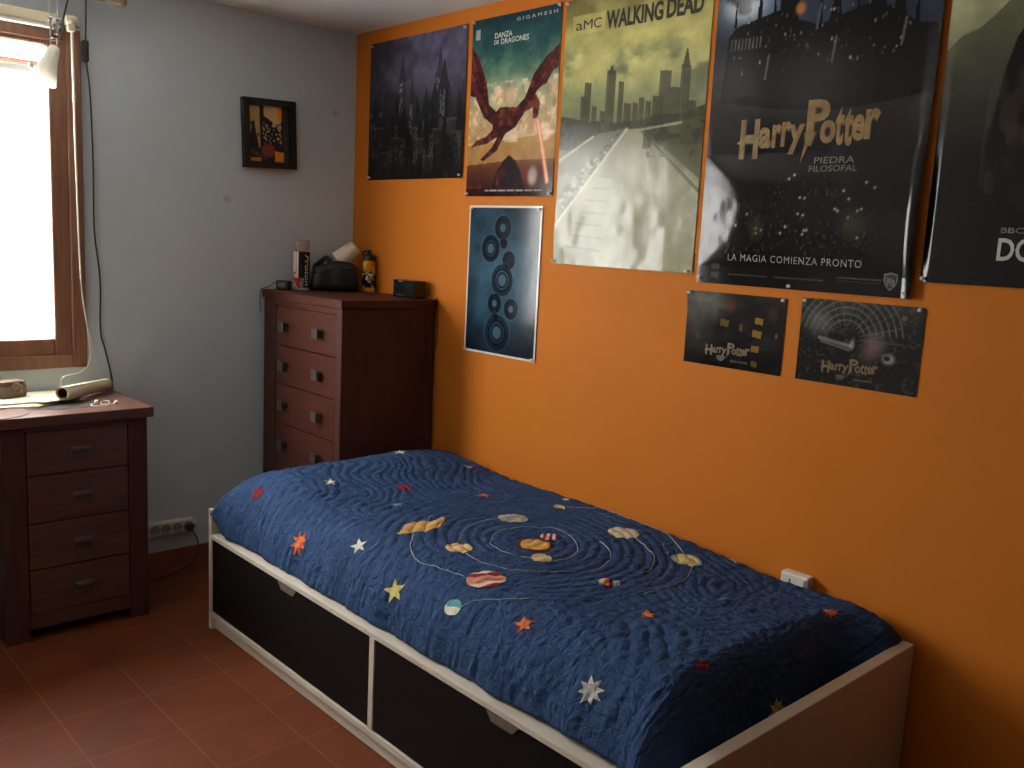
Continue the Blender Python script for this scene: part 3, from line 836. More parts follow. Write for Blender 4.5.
for x0, x1, nx in ((ix0 + .003, 1.659, 1.205), (1.687, ix1 - .003, 2.205)):
    b = MB(); b.box(x0, x1, BY0 + .004, BY0 + .020, .069, .333, bev=.001)
    b.box(x0 + .02, x1 - .02, BY0 + .020, BY0 + .60, .075, .085)
    d = b.build('drawer', M['blackpanel'], bed)
    Mx = Matrix.Translation((nx, BY0 + .0045, .333)) @ Matrix.Rotation(PI / 2, 4, 'X')
    b = MB(); b.prism([(-.055, 0), (.055, 0), (.036, -.022), (-.036, -.022)], Mx, .004); b.build('finger_pull', M['notch'], d)

b = MB(); b.box(.70, 2.58, -.885, -.05, .324, .49, bev=.03, seg=4)
tag(b.build('mattress', M['mattress'], smooth=True), 'single mattress lying on the white bed under the blue quilt', 'mattress')

# ------------------------------------------------------------------ quilt
SL, TL = 2.24, 1.10      # size of the visible cloth in its own coordinates (metres)
SH, SF = .20, .30        # cloth over the head end / foot end
TW, TF = .10, .29        # cloth over the wall side / front side
def Q0(s, t):
    s = np.asarray(s, float); t = np.asarray(t, float)
    # lengthwise
    ph = np.clip(1 - s / SH, 0, 1) * PI / 2
    L2 = SL - SF
    pf_ = np.clip((s - L2) / SF, 0, 1) * PI / 2
    x = np.clip(s, SH, L2) - SH
    x = .790 + x * (1.735 / (L2 - SH)) - .120 * np.sin(ph) ** .85 + .100 * np.sin(pf_) ** .62
    cx = np.cos(ph) ** .8 * np.cos(pf_) ** .72
    # across, t = 0 at the wall
    pw = np.clip(1 - t / TW, 0, 1) * PI / 2
    T2 = TL - TF
    pr = np.clip((t - T2) / TF, 0, 1) * PI / 2
    y = np.clip(t, TW, T2) - TW
    y = -.075 - y * (.705 / (T2 - TW)) + .055 * np.sin(pw) ** .9 - .175 * np.sin(pr) ** .85
    cy = np.cos(pr) ** .85
    cw = np.cos(pw) ** .9
    zt = .535 + .050 * np.exp(-((x - .86) / .26) ** 2) * (1 - .35 * sstep(-.25, -.03, y)) + .012 * (fbm(x * 2.2, y * 2.5, 21, 2) - .5) + .006 * np.sin(x * 5.1) - .030 * sstep(1.95, 2.4, x) * sstep(-.5, -.1, y)
    zf = .357 + .060 * np.exp(-((x - .67) / .055) ** 2) + .010 * sstep(2.0, 2.5, x)
    z = zf + (zt - zf) * cy
    z = .42 + (z - .42) * np.where(z > .42, cw, 1)
    zb = np.where(s < 1, .425, .335 + .10 * sstep(-.20, -.08, y))
    z = zb + (z - zb) * cx
    fr_ = np.sin(pr)
    y = y - .030 * np.exp(-((x - .69) / .09) ** 2) * fr_ - .035 * np.exp(-((x - 2.62) / .06) ** 2) * fr_ ** 1.5
    y = y + .003 * np.sin(s * 23) * fr_ ** 2 + .002 * np.sin(s * 51 + 1) * fr_ ** 2
    x = x + .055 * np.sin(pf_) ** 2 * sstep(-.22, -.10, y) + .008 * np.sin(t * 17) * np.sin(pf_)
    return np.stack([x, y, z], -1)
def QN(s, t):
    e = .004
    a = Q0(s + e, t) - Q0(s - e, t); c = Q0(s, t + e) - Q0(s, t - e)
    n = np.cross(c, a); n /= np.maximum(np.linalg.norm(n, axis=-1, keepdims=True), 1e-9)
    n = n * np.sign(n[..., 2:3] + 1e-3 + .0) * 1.0
    return n
SUN = (1.10, .50)
def ridge(d, p):
    """puffed cloth between stitch lines: broad soft hills, narrow valleys"""
    return np.abs(np.sin(PI * d / p)) ** .42
def ripple(s, t):
    r = np.hypot(s - SUN[0] - .05, (t - SUN[1] - .03) * 1.05)
    wv = fbm(s * 6, t * 6, 31, 2) - .5
    wf = fbm(s * 22, t * 22, 30, 2) - .5
    d1 = r + wv * .03 + wf * .010
    d2 = t * .9 + .09 * np.sin(s * 5.2 + 1) + .030 * np.sin(s * 15 + t * 9) + wv * .12 + wf * .014
    k = sstep(.44, .54, r)
    d3 = s + .05 * np.sin(t * 11) + wv * .09 + wf * .02
    front = sstep(TL - TF - .02, TL - TF + .08, t)
    foot = sstep(1.55, 1.75, s) * (1 - front)
    a1 = ridge(d1, .034); a2 = ridge(d2, .036); a3 = ridge(d3, .040)
    rp = a1 * (1 - k) + a2 * k
    rp = rp * (1 - .6 * foot) + .6 * foot * np.minimum(a2, a3)
    rp = rp * (1 - .8 * front) + front * .8 * (.6 * a3 + .35 * ridge(t + wv * .15 + .03 * np.sin(s * 8), .050))
    # puckers: short creases running across the stitch lines
    cr = fbm(s * 52 + t * 10, t * 17 - s * 6, 33, 3) - .5
    cr2 = fbm(s * 30, t * 30, 36, 3) - .5
    rp = rp + 1.0 * cr + .5 * cr2 + .4 * front * (fbm(s * 46, t * 9, 35, 2) - .5)
    return rp * .0066
def QR(s, t, off=0.0):
    n = QN(s, t)
    return Q0(s, t) + n * (ripple(s, t) + off)[..., None]
#@APPL@
APPL = [
    ('star8', 0.268, 0.942, 0.0304, -2.44, 'red', None),
    ('star5', 0.398, 0.734, 0.0272, -2.59, 'cream', None),
    ('star5', 0.21, 0.304, 0.0311, -2.52, 'white', None),
    ('star8', 0.536, 0.52, 0.0314, -2.52, 'red', None),
    ('star8', 0.674, 0.644, 0.023, -2.52, 'blue', None),
    ('star5', 0.732, 0.322, 0.028, -2.43, 'orange', None),
    ('star8', 0.606, 1.006, 0.0416, -2.12, 'orange', None),
    ('star5', 0.87, 0.926, 0.0323, -2.38, 'white', None),
    ('star5', 1.11, 0.994, 0.04, -2.1, 'yellow', None),
    ('saturn', 0.9, 0.716, 0.061, -1.57, 'gold', None),
    ('planet', 1.108, 0.74, 0.0391, -1.06, 'banded', None),
    ('planet', 0.992, 0.42, 0.0484, -0.98, 'earth', None),
    ('sun', 1.21, 0.532, 0.052, -0.98, 'sun', None),
    ('planet', 1.186, 0.448, 0.0275, -1.03, 'candy', None),
    ('planet', 1.294, 0.588, 0.0301, -0.97, 'sand', None),
    ('planet', 1.324, 0.818, 0.0496, -0.82, 'jupiter', None),
    ('planet', 1.336, 0.952, 0.0255, -0.42, 'tealwhite', None),
    ('planet', 1.532, 0.566, 0.0295, -0.99, 'multi', None),
    ('planet', 1.288, 0.222, 0.0499, -1.04, 'pale', None),
    ('planet', 1.534, 0.226, 0.0451, -1.12, 'ring', None),
    ('planet', 0.99, 0.206, 0.0203, -0.98, 'sand', None),
    ('star5', 1.562, 0.904, 0.0314, -2.29, 'orange', None),
    ('star5', 1.738, 0.658, 0.0292, -2.25, 'orange', None),
    ('star8', 1.836, 0.986, 0.035, -2.02, 'grey', None),
    ('star8', 1.992, 0.778, 0.0273, -2.49, 'red', None),
    ('star8', 1.986, 0.208, 0.0312, -2.4, 'orange', None),
    ('star8', 2.216, 0.548, 0.0313, 3.0, 'yellow', None),
    ('star5', 0.448, 0.154, 0.0232, -2.45, 'white', None),
    ('star5', 0.938, 0.118, 0.0174, -2.34, 'white', None),
    ('star5', 1.598, 0.084, 0.0217, -2.08, 'white', None),
    ('star8', 1.78, 0.396, 0.0154, -2.17, 'blue', None),
]
if True:
    ns, nt_ = 450, 222
    tt, ss = np.meshgrid(np.linspace(0, TL, nt_), np.linspace(0, SL, ns))
    P_ = QR(ss, tt)
    qo = grid_mesh('bed_quilt', P_, M['quilt'], None, (1.69, -.5, .5), thick=.007, flip=False)
    uvl = qo.data.uv_layers.new(name='UVMap')
    li = np.zeros(len(qo.data.loops), dtype=np.int32); qo.data.loops.foreach_get('vertex_index', li)
    uvl.data.foreach_set('uv', np.stack([ss.ravel()[li], tt.ravel()[li]], -1).astype(np.float32).ravel())
    tag(qo, 'blue quilted bedspread with appliqued planets and stars over the bed', 'quilt')

def star_shape(n, r0, r1, rot, jag=0.0, seed=0):
    rg = random.Random(seed); p = []
    for k in range(2 * n):
        a = rot + k * PI / n
        r = (r0 if k % 2 == 0 else r1) * (1 + jag * (rg.random() - .5))
        p.append((r * math.cos(a), r * math.sin(a)))
    return p
def applique(name, s0, t0, poly, paint, label=None, sx=1, sy=1, rot=0.0, off=.0016):
    """cloth shape sewn on the quilt; filled with rings of points so that it follows the surface"""
    poly = np.array(poly, float)
    q = []
    n = len(poly)
    per = 5 if n < 40 else 1
    for i in range(n):
        a, c = poly[i], poly[(i + 1) % n]
        for k in range(per): q.append(a + (c - a) * k / per)
    q = np.array(q)
    lv = np.linspace(0.02, 1, 16)[:, None, None]
    G = q[None] * lv                                         # rings
    G = np.concatenate([G, G[:, :1]], 1)
    cr_, sr_ = math.cos(rot), math.sin(rot)
    X = (G[..., 0] * cr_ - G[..., 1] * sr_) * sx; Y = (G[..., 0] * sr_ + G[..., 1] * cr_) * sy
    P = QR(s0 + X, t0 + Y, off=np.full(X.shape, off))
    size = np.abs(poly).max()
    colr = paint(G[..., 0] / size, G[..., 1] / size, lv[..., 0] * np.ones(X.shape))
    o = grid_mesh(name, P, M['embroid'], qo, tuple(ORG[qo.name]), colors=colr, flip=False)
    if label: o['label'] = label
    return o
def flat_paint(c, c2=None, edge=None):
    def f(x, y, l):
        o = np.ones(x.shape + (3,)) * np.array(c) / 255
        if c2 is not None:
            m = fbm(x * 3 + 7, y * 3 + 2, 4, 2) > .5
            o[m] = np.array(c2) / 255
        if edge is not None: o[l > .86] = np.array(edge) / 255
        return o
    return f
def stripes(cs, k=3.0, tilt=.2, edge=None, ph=0.0):
    def f(x, y, l):
        v = (y + tilt * x + .08 * np.sin(4 * x)) * k + ph
        i = np.floor(v).astype(int) % len(cs)
        o = np.array(cs)[i] / 255.0
        if edge is not None: o[l > .84] = np.array(edge) / 255
        return o
    return f
circle = [(math.cos(a), math.sin(a)) for a in [2 * PI * k / 56 for k in range(56)]]
saturn = [(-1.75, .30), (-1.2, -.02), (-.95, -.30), (-.6, -.62), (0, -.75), (.55, -.62), (.85, -.40), (1.2, -.42), (1.8, -.62), (1.75, -.32), (1.25, .10), (.85, .42), (.5, .60), (0, .70), (-.5, .62), (-.9, .48), (-1.4, .55)]
WHITE = (222, 218, 205); CREAM = (214, 196, 150); RED = (150, 40, 48); ORNG = (214, 120, 74); TEAL = (118, 158, 160); PALEB = (120, 152, 172)
paints = {
 'white': flat_paint(WHITE, (205, 200, 190)), 'cream': flat_paint((226, 216, 180), (214, 202, 160)), 'red': flat_paint(RED, (132, 34, 44)), 'orange': flat_paint(ORNG, (196, 96, 56)),
 'blue': flat_paint(PALEB, (96, 124, 148)), 'gold': flat_paint((206, 164, 100), (220, 182, 116)), 'yellow': flat_paint((214, 200, 120), (196, 186, 110)), 'grey': flat_paint((170, 168, 160), (205, 200, 192)),
 'sun': flat_paint((226, 180, 96), (218, 164, 84), (120, 32, 24)), 'banded': stripes([(214, 180, 116), (196, 158, 100), (222, 206, 160)], 2.2),
 'jupiter': stripes([(214, 128, 100), (222, 206, 190), (150, 48, 48), (210, 150, 128)], 2.6, .25), 'earth': flat_paint((150, 160, 158), (206, 190, 150)),
 'sand': flat_paint((222, 208, 156), (212, 196, 144)), 'pale': flat_paint((196, 190, 158), (206, 200, 168)), 'candy': stripes([(120, 36, 32), (222, 196, 170)], .9, 3.0),
 'ring': flat_paint((216, 202, 140), (196, 180, 120), (130, 160, 168)), 'tealwhite': stripes([(226, 222, 206), (112, 178, 178)], 1.0, -.2, None, .0), 'multi': stripes([(120, 34, 50), (130, 190, 190), (222, 206, 170), (214, 128, 84)], .65, 3.5),
}
looks = {'white': 'white star', 'cream': 'cream star', 'red': 'dark red star', 'orange': 'orange star', 'blue': 'pale blue star', 'yellow': 'yellow star', 'grey': 'large silvery white star',
         'gold': 'golden ringed planet', 'banded': 'tan banded planet', 'earth': 'grey and blue planet', 'sun': 'golden sun with dark red rim', 'candy': 'small red and white striped planet', 'sand': 'small sand coloured planet',
         'jupiter': 'large pink and red banded planet', 'tealwhite': 'teal and white planet', 'multi': 'small planet in red, orange and teal', 'pale': 'pale grey-green planet', 'ring': 'yellow planet with blue rim'}
for (kind, s0, t0, size, rot, paint, label) in APPL:
    label = looks[paint]
    if kind == 'star5': applique('star', s0, t0, star_shape(5, size, size * .42, rot, .12, int(s0 * 97)), paints[paint], label)
    elif kind == 'star8': applique('star', s0, t0, star_shape(8, size, size * .52, rot, .25, int(s0 * 97)), paints[paint], label)
    elif kind == 'saturn': applique('planet', s0, t0, [(x * size, y * size) for x, y in saturn], paints[paint], label, rot=rot)
    elif kind == 'sun': applique('sun', s0, t0, [(x * size, y * size) for x, y in circle], paints[paint], label)
    else: applique('planet', s0, t0, [(x * size, y * size) for x, y in circle], paints[paint], label, rot=rot, off=.0019 if paint != 'candy' else .0026)
# embroidered orbits
thread = mat('white_thread', col(176, 176, 172), rough=.8)
def stitch(pts):
    q = []
    pts = [np.array(p, float) for p in pts]
    for i in range(len(pts) - 1):
        p0 = pts[max(i - 1, 0)]; a = pts[i]; c = pts[i + 1]; p3 = pts[min(i + 2, len(pts) - 1)]
        n_ = max(3, int(np.hypot(*(c - a)) / .006))
        for k in range(n_):
            t = k / n_
            q.append(.5 * ((2 * a) + (c - p0) * t + (2 * p0 - 5 * a + 4 * c - p3) * t * t + (3 * a - p0 - 3 * c + p3) * t ** 3))
    q.append(pts[-1]); q = np.array(q)
    P = QR(q[:, 0], q[:, 1], off=np.full(len(q), .0008))
    b = MB(); b.tube([Vector(p) for p in P], .0011, 5, 1)
    b.build('orbit_stitching', thread, qo, smooth=True)
for pts in (
    [(1.124, 0.634), (1.068, 0.564), (1.056, 0.504), (1.076, 0.458), (1.106, 0.408), (1.15, 0.374), (1.216, 0.384), (1.304, 0.446), (1.338, 0.522), (1.318, 0.576), (1.276, 0.614), (1.192, 0.646), (1.124, 0.634)],
    [(1.072, 0.718), (1.002, 0.632), (0.958, 0.526), (0.972, 0.466)],
    [(1.15, 0.748), (1.222, 0.752), (1.288, 0.734), (1.352, 0.68), (1.404, 0.612), (1.44, 0.516), (1.42, 0.446), (1.378, 0.384), (1.292, 0.336)],
    [(0.932, 0.774), (1.02, 0.84), (1.102, 0.876), (1.172, 0.866), (1.27, 0.846)],
    [(1.34, 0.222), (1.42, 0.264), (1.474, 0.3), (1.524, 0.38), (1.53, 0.428)],
    [(1.356, 0.942), (1.382, 0.902), (1.43, 0.864), (1.474, 0.832), (1.508, 0.794)],
    [(1.0, 0.182), (1.066, 0.104), (1.096, 0.088), (1.242, 0.086), (1.334, 0.088), (1.418, 0.132), (1.502, 0.194)],
    [(1.572, 0.248), (1.614, 0.328), (1.632, 0.398), (1.64, 0.55)],
    [(0.878, 0.676), (0.832, 0.632), (0.826, 0.616)],
    ):
    stitch(pts)

# ------------------------------------------------------------------ posters
class Cv:
    """paints a printed picture as an array of pigments, u to the right and v downwards, 0..1"""
    def __init__(s, w, h, aspect):
        s.u, s.v = np.meshgrid(np.linspace(0, 1, w), np.linspace(0, 1, h)); s.asp = aspect
        s.a = np.zeros((h, w, 3))
    def grad(s, stops):
        vs = [k[0] for k in stops]
        for c in range(3): s.a[..., c] = np.interp(s.v, vs, [k[1][c] / 255 for k in stops])
    def mix(s, m, c):
        m = np.clip(m, 0, 1)[..., None]; s.a = s.a * (1 - m) + np.array(c) / 255 * m
    def poly(s, pts, c, k=1.0):
        inside = np.zeros(s.u.shape, bool); n = len(pts)
        for i in range(n):
            x1, y1 = pts[i]; x2, y2 = pts[(i + 1) % n]
            if y1 == y2: continue
            cond = ((y1 > s.v) != (y2 > s.v)) & (s.u < (x2 - x1) * (s.v - y1) / (y2 - y1) + x1)
            inside ^= cond
        s.mix(inside * k, c)
    def ell(s, cu, cv, ru, rv, c, k=1.0, soft=.15):
        d = np.hypot((s.u - cu) / ru, (s.v - cv) / rv)
        s.mix(k * (1 - sstep(1 - soft, 1 + soft, d)), c)
    def ring(s, cu, cv, r, w, c, k=1.0):
        d = np.abs(np.hypot((s.u - cu), (s.v - cv) * s.asp) - r)
        s.mix(k * (1 - sstep(w * .5, w, d)), c)
    def line(s, p, q, w, c, k=1.0):
        px, py = p; qx, qy = q
        A = s.asp
        dx, dy = qx - px, (qy - py) * A; L = dx * dx + dy * dy
        t = np.clip(((s.u - px) * dx + (s.v - py) * A * dy) / L, 0, 1)
        d = np.hypot(s.u - px - t * dx, (s.v - py) * A - t * dy)
        s.mix(k * (1 - sstep(w * .5, w, d)), c)
    def noise(s, amt, sc=6, seed=1):
        s.a = s.a * (1 + amt * 2 * (fbm(s.u * sc, s.v * sc * s.asp, seed) - .5))[..., None]
    def n(s, sx, sy, seed, oct=4): return fbm(s.u * sx, s.v * sy, seed, oct)

def make_poster(name, label, rect, paint, hfun, res=.0028, m='print', group='posters pinned to the orange wall', border=None):
    x0, x1, z0_, z1_ = rect
    w = int((x1 - x0) / res); h = int((z1_ - z0_) / res)
    cv = Cv(w, h, (z1_ - z0_) / (x1 - x0)); paint(cv)
    if border:
        bu = border / (x1 - x0); bv = border / (z1_ - z0_)
        cv.mix(((cv.u < bu) | (cv.u > 1 - bu) | (cv.v < bv) | (cv.v > 1 - bv)) * 1.0, (228, 222, 212))
    def surf(u, v, off=0.0):
        hgt = hfun(np.asarray(u, float), np.asarray(v, float))
        return np.stack([x0 + u * (x1 - x0), -(.0025 + hgt + off), z1_ - v * (z1_ - z0_)], -1)
    P = surf(cv.u, cv.v)
    loc = ((x0 + x1) / 2, -.003, (z0_ + z1_) / 2)
    o = grid_mesh(name, P, M[m], None, loc, colors=cv.a, flip=True)
    tag(o, label, 'poster', group)
    return o, surf
pin_mat = mat('pin_head', col(225, 222, 212), rough=.25)
def pin(surf, u, v, label):
    p = Vector([float(k) for k in surf(u, v, .0)])
    b = MB(); b.lathe([(.001, .0), (.0050, .0003), (.0052, .0018), (.003, .0030), (.0028, .006), (.0044, .0085), (.0042, .0095), (.001, .0100)], p, (0, -1, 0), 16)
    tag(b.build('push_pin', pin_mat, smooth=True), label, 'push pin', 'pins holding the posters')
def wv(u, v, a, su, sv, seed): return a * (fbm(u * su + 3, v * sv + 1, seed, 2) - .35)

# -- dark tower poster
def p_castle(c):
    c.grad([(0, (92, 90, 110)), (.3, (84, 84, 98)), (.6, (62, 62, 66)), (1, (34, 34, 36))])
    c.mix(sstep(.5, .0, c.u) * .55, (46, 46, 50))
    c.mix(sstep(.45, .75, c.n(4, 4, 3)) * .5 * sstep(.7, 0, c.v), (112, 108, 138))
    c.ell(.70, .22, .30, .22, (116, 112, 146), .55, .8)
    rg = random.Random(4)
    for layer, (cc, base) in enumerate([((66, 66, 72), .34), ((48, 48, 52), .46), ((34, 34, 37), .60)]):
        for k in range(9):
            x = (k + .5 + rg.random() * .8 - .4) / 9; w = .022 + rg.random() * .035; top = base - .02 + rg.random() * .22
            if layer == 0 and k in (3, 6): top = .22; w = .032
            if layer == 1 and k == 7: top = .30
            c.poly([(x - w, 1), (x - w, top + .10), (x - w * 1.35, top + .09), (x - w * 1.3, top + .05), (x - w, top + .055), (x - w * .15, top - .10), (x + w * .15, top - .10), (x + w, top + .055), (x + w * 1.3, top + .05), (x + w * 1.35, top + .09), (x + w, top + .10), (x + w, 1)], cc, .92)
            m = (np.abs(c.u - x + w * .25) < w * .55) & (c.v > top + .10) & (c.v < top + .36) & (c.n(70, 46, 9 + k, 2) > .47)
            c.mix(m * (.62 - .08 * layer), (176, 176, 170))
    for (x, v) in ((.12, .62), (.30, .70), (.56, .72), (.74, .66), (.88, .60), (.20, .80), (.66, .84)):
        c.poly([(x - .045, v), (x + .045, v), (x + .04, v + .10), (x - .04, v + .11)], (118, 118, 114), .5)
        for k in range(4): c.line((x - .03 + k * .02, v + .02), (x - .03 + k * .02, v + .08), .006, (40, 40, 42), .7)
        c.line((x - .05, v), (x + .05, v), .008, (140, 140, 136), .6)
    c.mix(sstep(.80, 1, c.v) * .6, (28, 28, 28))
    c.noise(.3, 14, 5)
    c.a = c.a * (.95 - .35 * sstep(.3, .7, c.v))[..., None] * 1.0
po, sf = make_poster('wall_poster', 'dark grey and violet poster of misty towers in the upper left corner', (.115, .780, 1.658, 2.238), p_castle,
    lambda u, v: .003 * sstep(.7, 1, u) + wv(u, v, .004, 2, 2, 41), m='print_matt')
for u, v, w in ((.02, .02, 'upper left'), (.98, .02, 'upper right'), (.02, .98, 'lower left'), (.98, .98, 'lower right')):
    pin(sf, u, v, 'small white pin at the %s corner of the dark tower poster' % w)

# -- fantasy cover poster: a winged beast over clouds, drawn in a plain generic way
def p_dragon(c):
    c.grad([(0, (28, 60, 66)), (.12, (44, 92, 92)), (.30, (104, 140, 116)), (.45, (176, 176, 136)), (.62, (206, 178, 130)), (.72, (176, 136, 84)), (.84, (100, 56, 38)), (1, (44, 22, 22))])
    c.mix(sstep(.48, .66, fbm(c.u * 3 + c.v * 9, c.v * 3 - c.u * 5, 12)) * sstep(.45, .1, c.v) * .6, (26, 66, 76))
    c.mix(sstep(.46, .62, c.n(7, 9, 15)) * sstep(.32, .44, c.v) * sstep(.74, .62, c.v) * .9, (234, 204, 164))
    c.mix(sstep(.52, .6, c.n(11, 16, 16)) * sstep(.36, .44, c.v) * sstep(.72, .62, c.v) * .55, (188, 140, 104))
    c.poly([(0, .70), (.4, .685), (1, .655), (1, .80), (.5, .80), (0, .82)], (186, 142, 84), .8)
    c.line((0, .70), (1, .655), .012, (226, 196, 140), .8)
    beast = (92, 42, 42)
    c.poly([(0, .14), (.10, .22), (.20, .36), (.24, .48), (.34, .53), (.42, .50), (.30, .60), (.18, .55), (.06, .43), (0, .42)], beast)        # wing left
    c.poly([(1, .20), (.86, .26), (.74, .34), (.64, .48), (.58, .53), (.70, .50), (.80, .42), (.88, .40), (.94, .34), (1, .32)], beast)          # wing right
    c.poly([(.28, .55), (.38, .50), (.56, .51), (.68, .45), (.76, .44), (.82, .50), (.80, .58), (.75, .58), (.74, .52), (.66, .54), (.56, .62), (.42, .66), (.30, .64)], (78, 38, 36))
    c.poly([(.34, .60), (.22, .66), (.10, .68), (.03, .72), (.12, .71), (.24, .70), (.38, .66)], (78, 38, 36))
    c.poly([(.38, .64), (.30, .72), (.16, .79), (.20, .80), (.36, .74), (.46, .64)], (70, 34, 32))
    wing = (c.a[..., 0] > c.a[..., 1] * 1.5) & (c.v > .14) & (c.v < .80) & (c.a[..., 0] < .45)
    c.mix(sstep(.42, .62, c.n(18, 22, 18, 2)) * wing * .7, (138, 66, 58)); c.mix(sstep(.5, .62, c.n(9, 26, 20, 2)) * wing * .6, (52, 26, 28))
    for x0, y0, x1, y1 in ((.02, .17, .24, .52), (.02, .28, .26, .54), (.98, .23, .62, .51), (.96, .29, .64, .52), (.9, .36, .62, .52)): c.line((x0, y0), (x1, y1), .010, (60, 28, 30), .7)
    c.mix(sstep(.55, .66, c.n(9, 12, 21)) * (c.v > .36) * (c.v < .70) * (c.a[..., 0] > .5) * .7, (244, 222, 190))
    c.line((.80, .59), (.94, .92), .030, (238, 150, 116), .9); c.line((.80, .59), (.94, .92), .012, (250, 214, 180), .9)
    c.ell(.50, .45, .055, .05, (220, 190, 156), .8, .4)
    c.poly([(.30, 1), (.36, .86), (.44, .80), (.50, .77), (.58, .80), (.66, .88), (.72, 1)], (34, 28, 34), .95)     # dark rock in front
    c.mix(sstep(.5, .7, c.n(7, 7, 19)) * sstep(.8, .95, c.v) * .7, (150, 48, 34))
    c.ell(.78, .89, .05, .05, (214, 196, 190), .8, .5)
    c.mix((c.v > .955) * .7, (28, 16, 18))
    for k in range(46):
        if k % 7 != 3: c.line((.24 + k * .0145, .968), (.247 + k * .0145, .968), .007, (206, 190, 176), .8)
    c.poly([(.045, .055), (.10, .055), (.10, .11), (.045, .11)], (206, 204, 190), .75)
    c.noise(.15, 12, 6)
po, sf = make_poster('wall_poster', 'narrow teal and red poster of a winged beast over clouds, second from the left', (.807, 1.284, 1.587, 2.241), p_dragon,
    lambda u, v: wv(u, v, .004, 2, 3, 42) + .003 * sstep(.75, 1, v))
text_part('publisher_name', [fit_text('G I G A M E S H', .52, .96, .028, .046)], sf, mat('white_small_ink', col(210, 212, 204), rough=.4), po)
text_part('lettering', [fit_text('DANZA', .275, .475, .090, .120, offset=.012), fit_text('DE', .27, .325, .130, .152, offset=.008), fit_text('DRAGONES', .350, .665, .126, .156, offset=.010)], sf, mat('white_title_ink', col(226, 226, 214), rough=.4), po)
for u, v, w in ((.02, .01, 'upper left'), (.98, .01, 'upper right'), (.02, .985, 'lower left'), (.98, .985, 'lower right')):
    pin(sf, u, v, 'small white pin at the %s corner of the winged beast poster' % w)

# -- blue circles poster
def p_rings(c):
    c.grad([(0, (38, 58, 72)), (.4, (56, 86, 104)), (.7, (44, 68, 86)), (1, (22, 32, 42))])
    c.mix(sstep(.25, .0, c.u) * .5 + sstep(.8, 1, c.u) * .5, (28, 42, 50))
    c.ell(.35, .4, .3, .35, (64, 98, 120), .5, .9)
    c.noise(.35, 5, 8)
    D = (14, 22, 34)
    for (cu, cv_, r) in ((.50, .145, .10), (.52, .245, .042), (.34, .285, .115), (.60, .355, .075), (.52, .49, .135), (.43, .65, .085), (.66, .675, .085), (.44, .735, .035), (.48, .845, .15)):
        for k, f in enumerate((1.0, .78, .5)):
            c.ring(cu, cv_, r * f, .012 + .010 * (k == 1), D, .9)
        c.ell(cu, cv_, r * .36, r * .36 / c.asp, (76, 104, 122) if r > .08 else D, .8)
        c.ring(cu, cv_, r * 1.22, .004, (84, 110, 124), .5)
po, sf = make_poster('wall_poster', 'blue poster with dark rings and a white border, below the winged beast poster', (.835, 1.242, .985, 1.552), p_rings,
    lambda u, v: .002 + .0045 * np.sin(np.clip(u, 0, 1) * PI) ** .8, res=.0022, border=.008)
for u, v, w in ((.03, .02, 'upper left'), (.97, .02, 'upper right'), (.02, .985, 'lower left'), (.97, .985, 'lower right')):
    pin(sf, u, v, 'small white pin at the %s corner of the blue rings poster' % w)

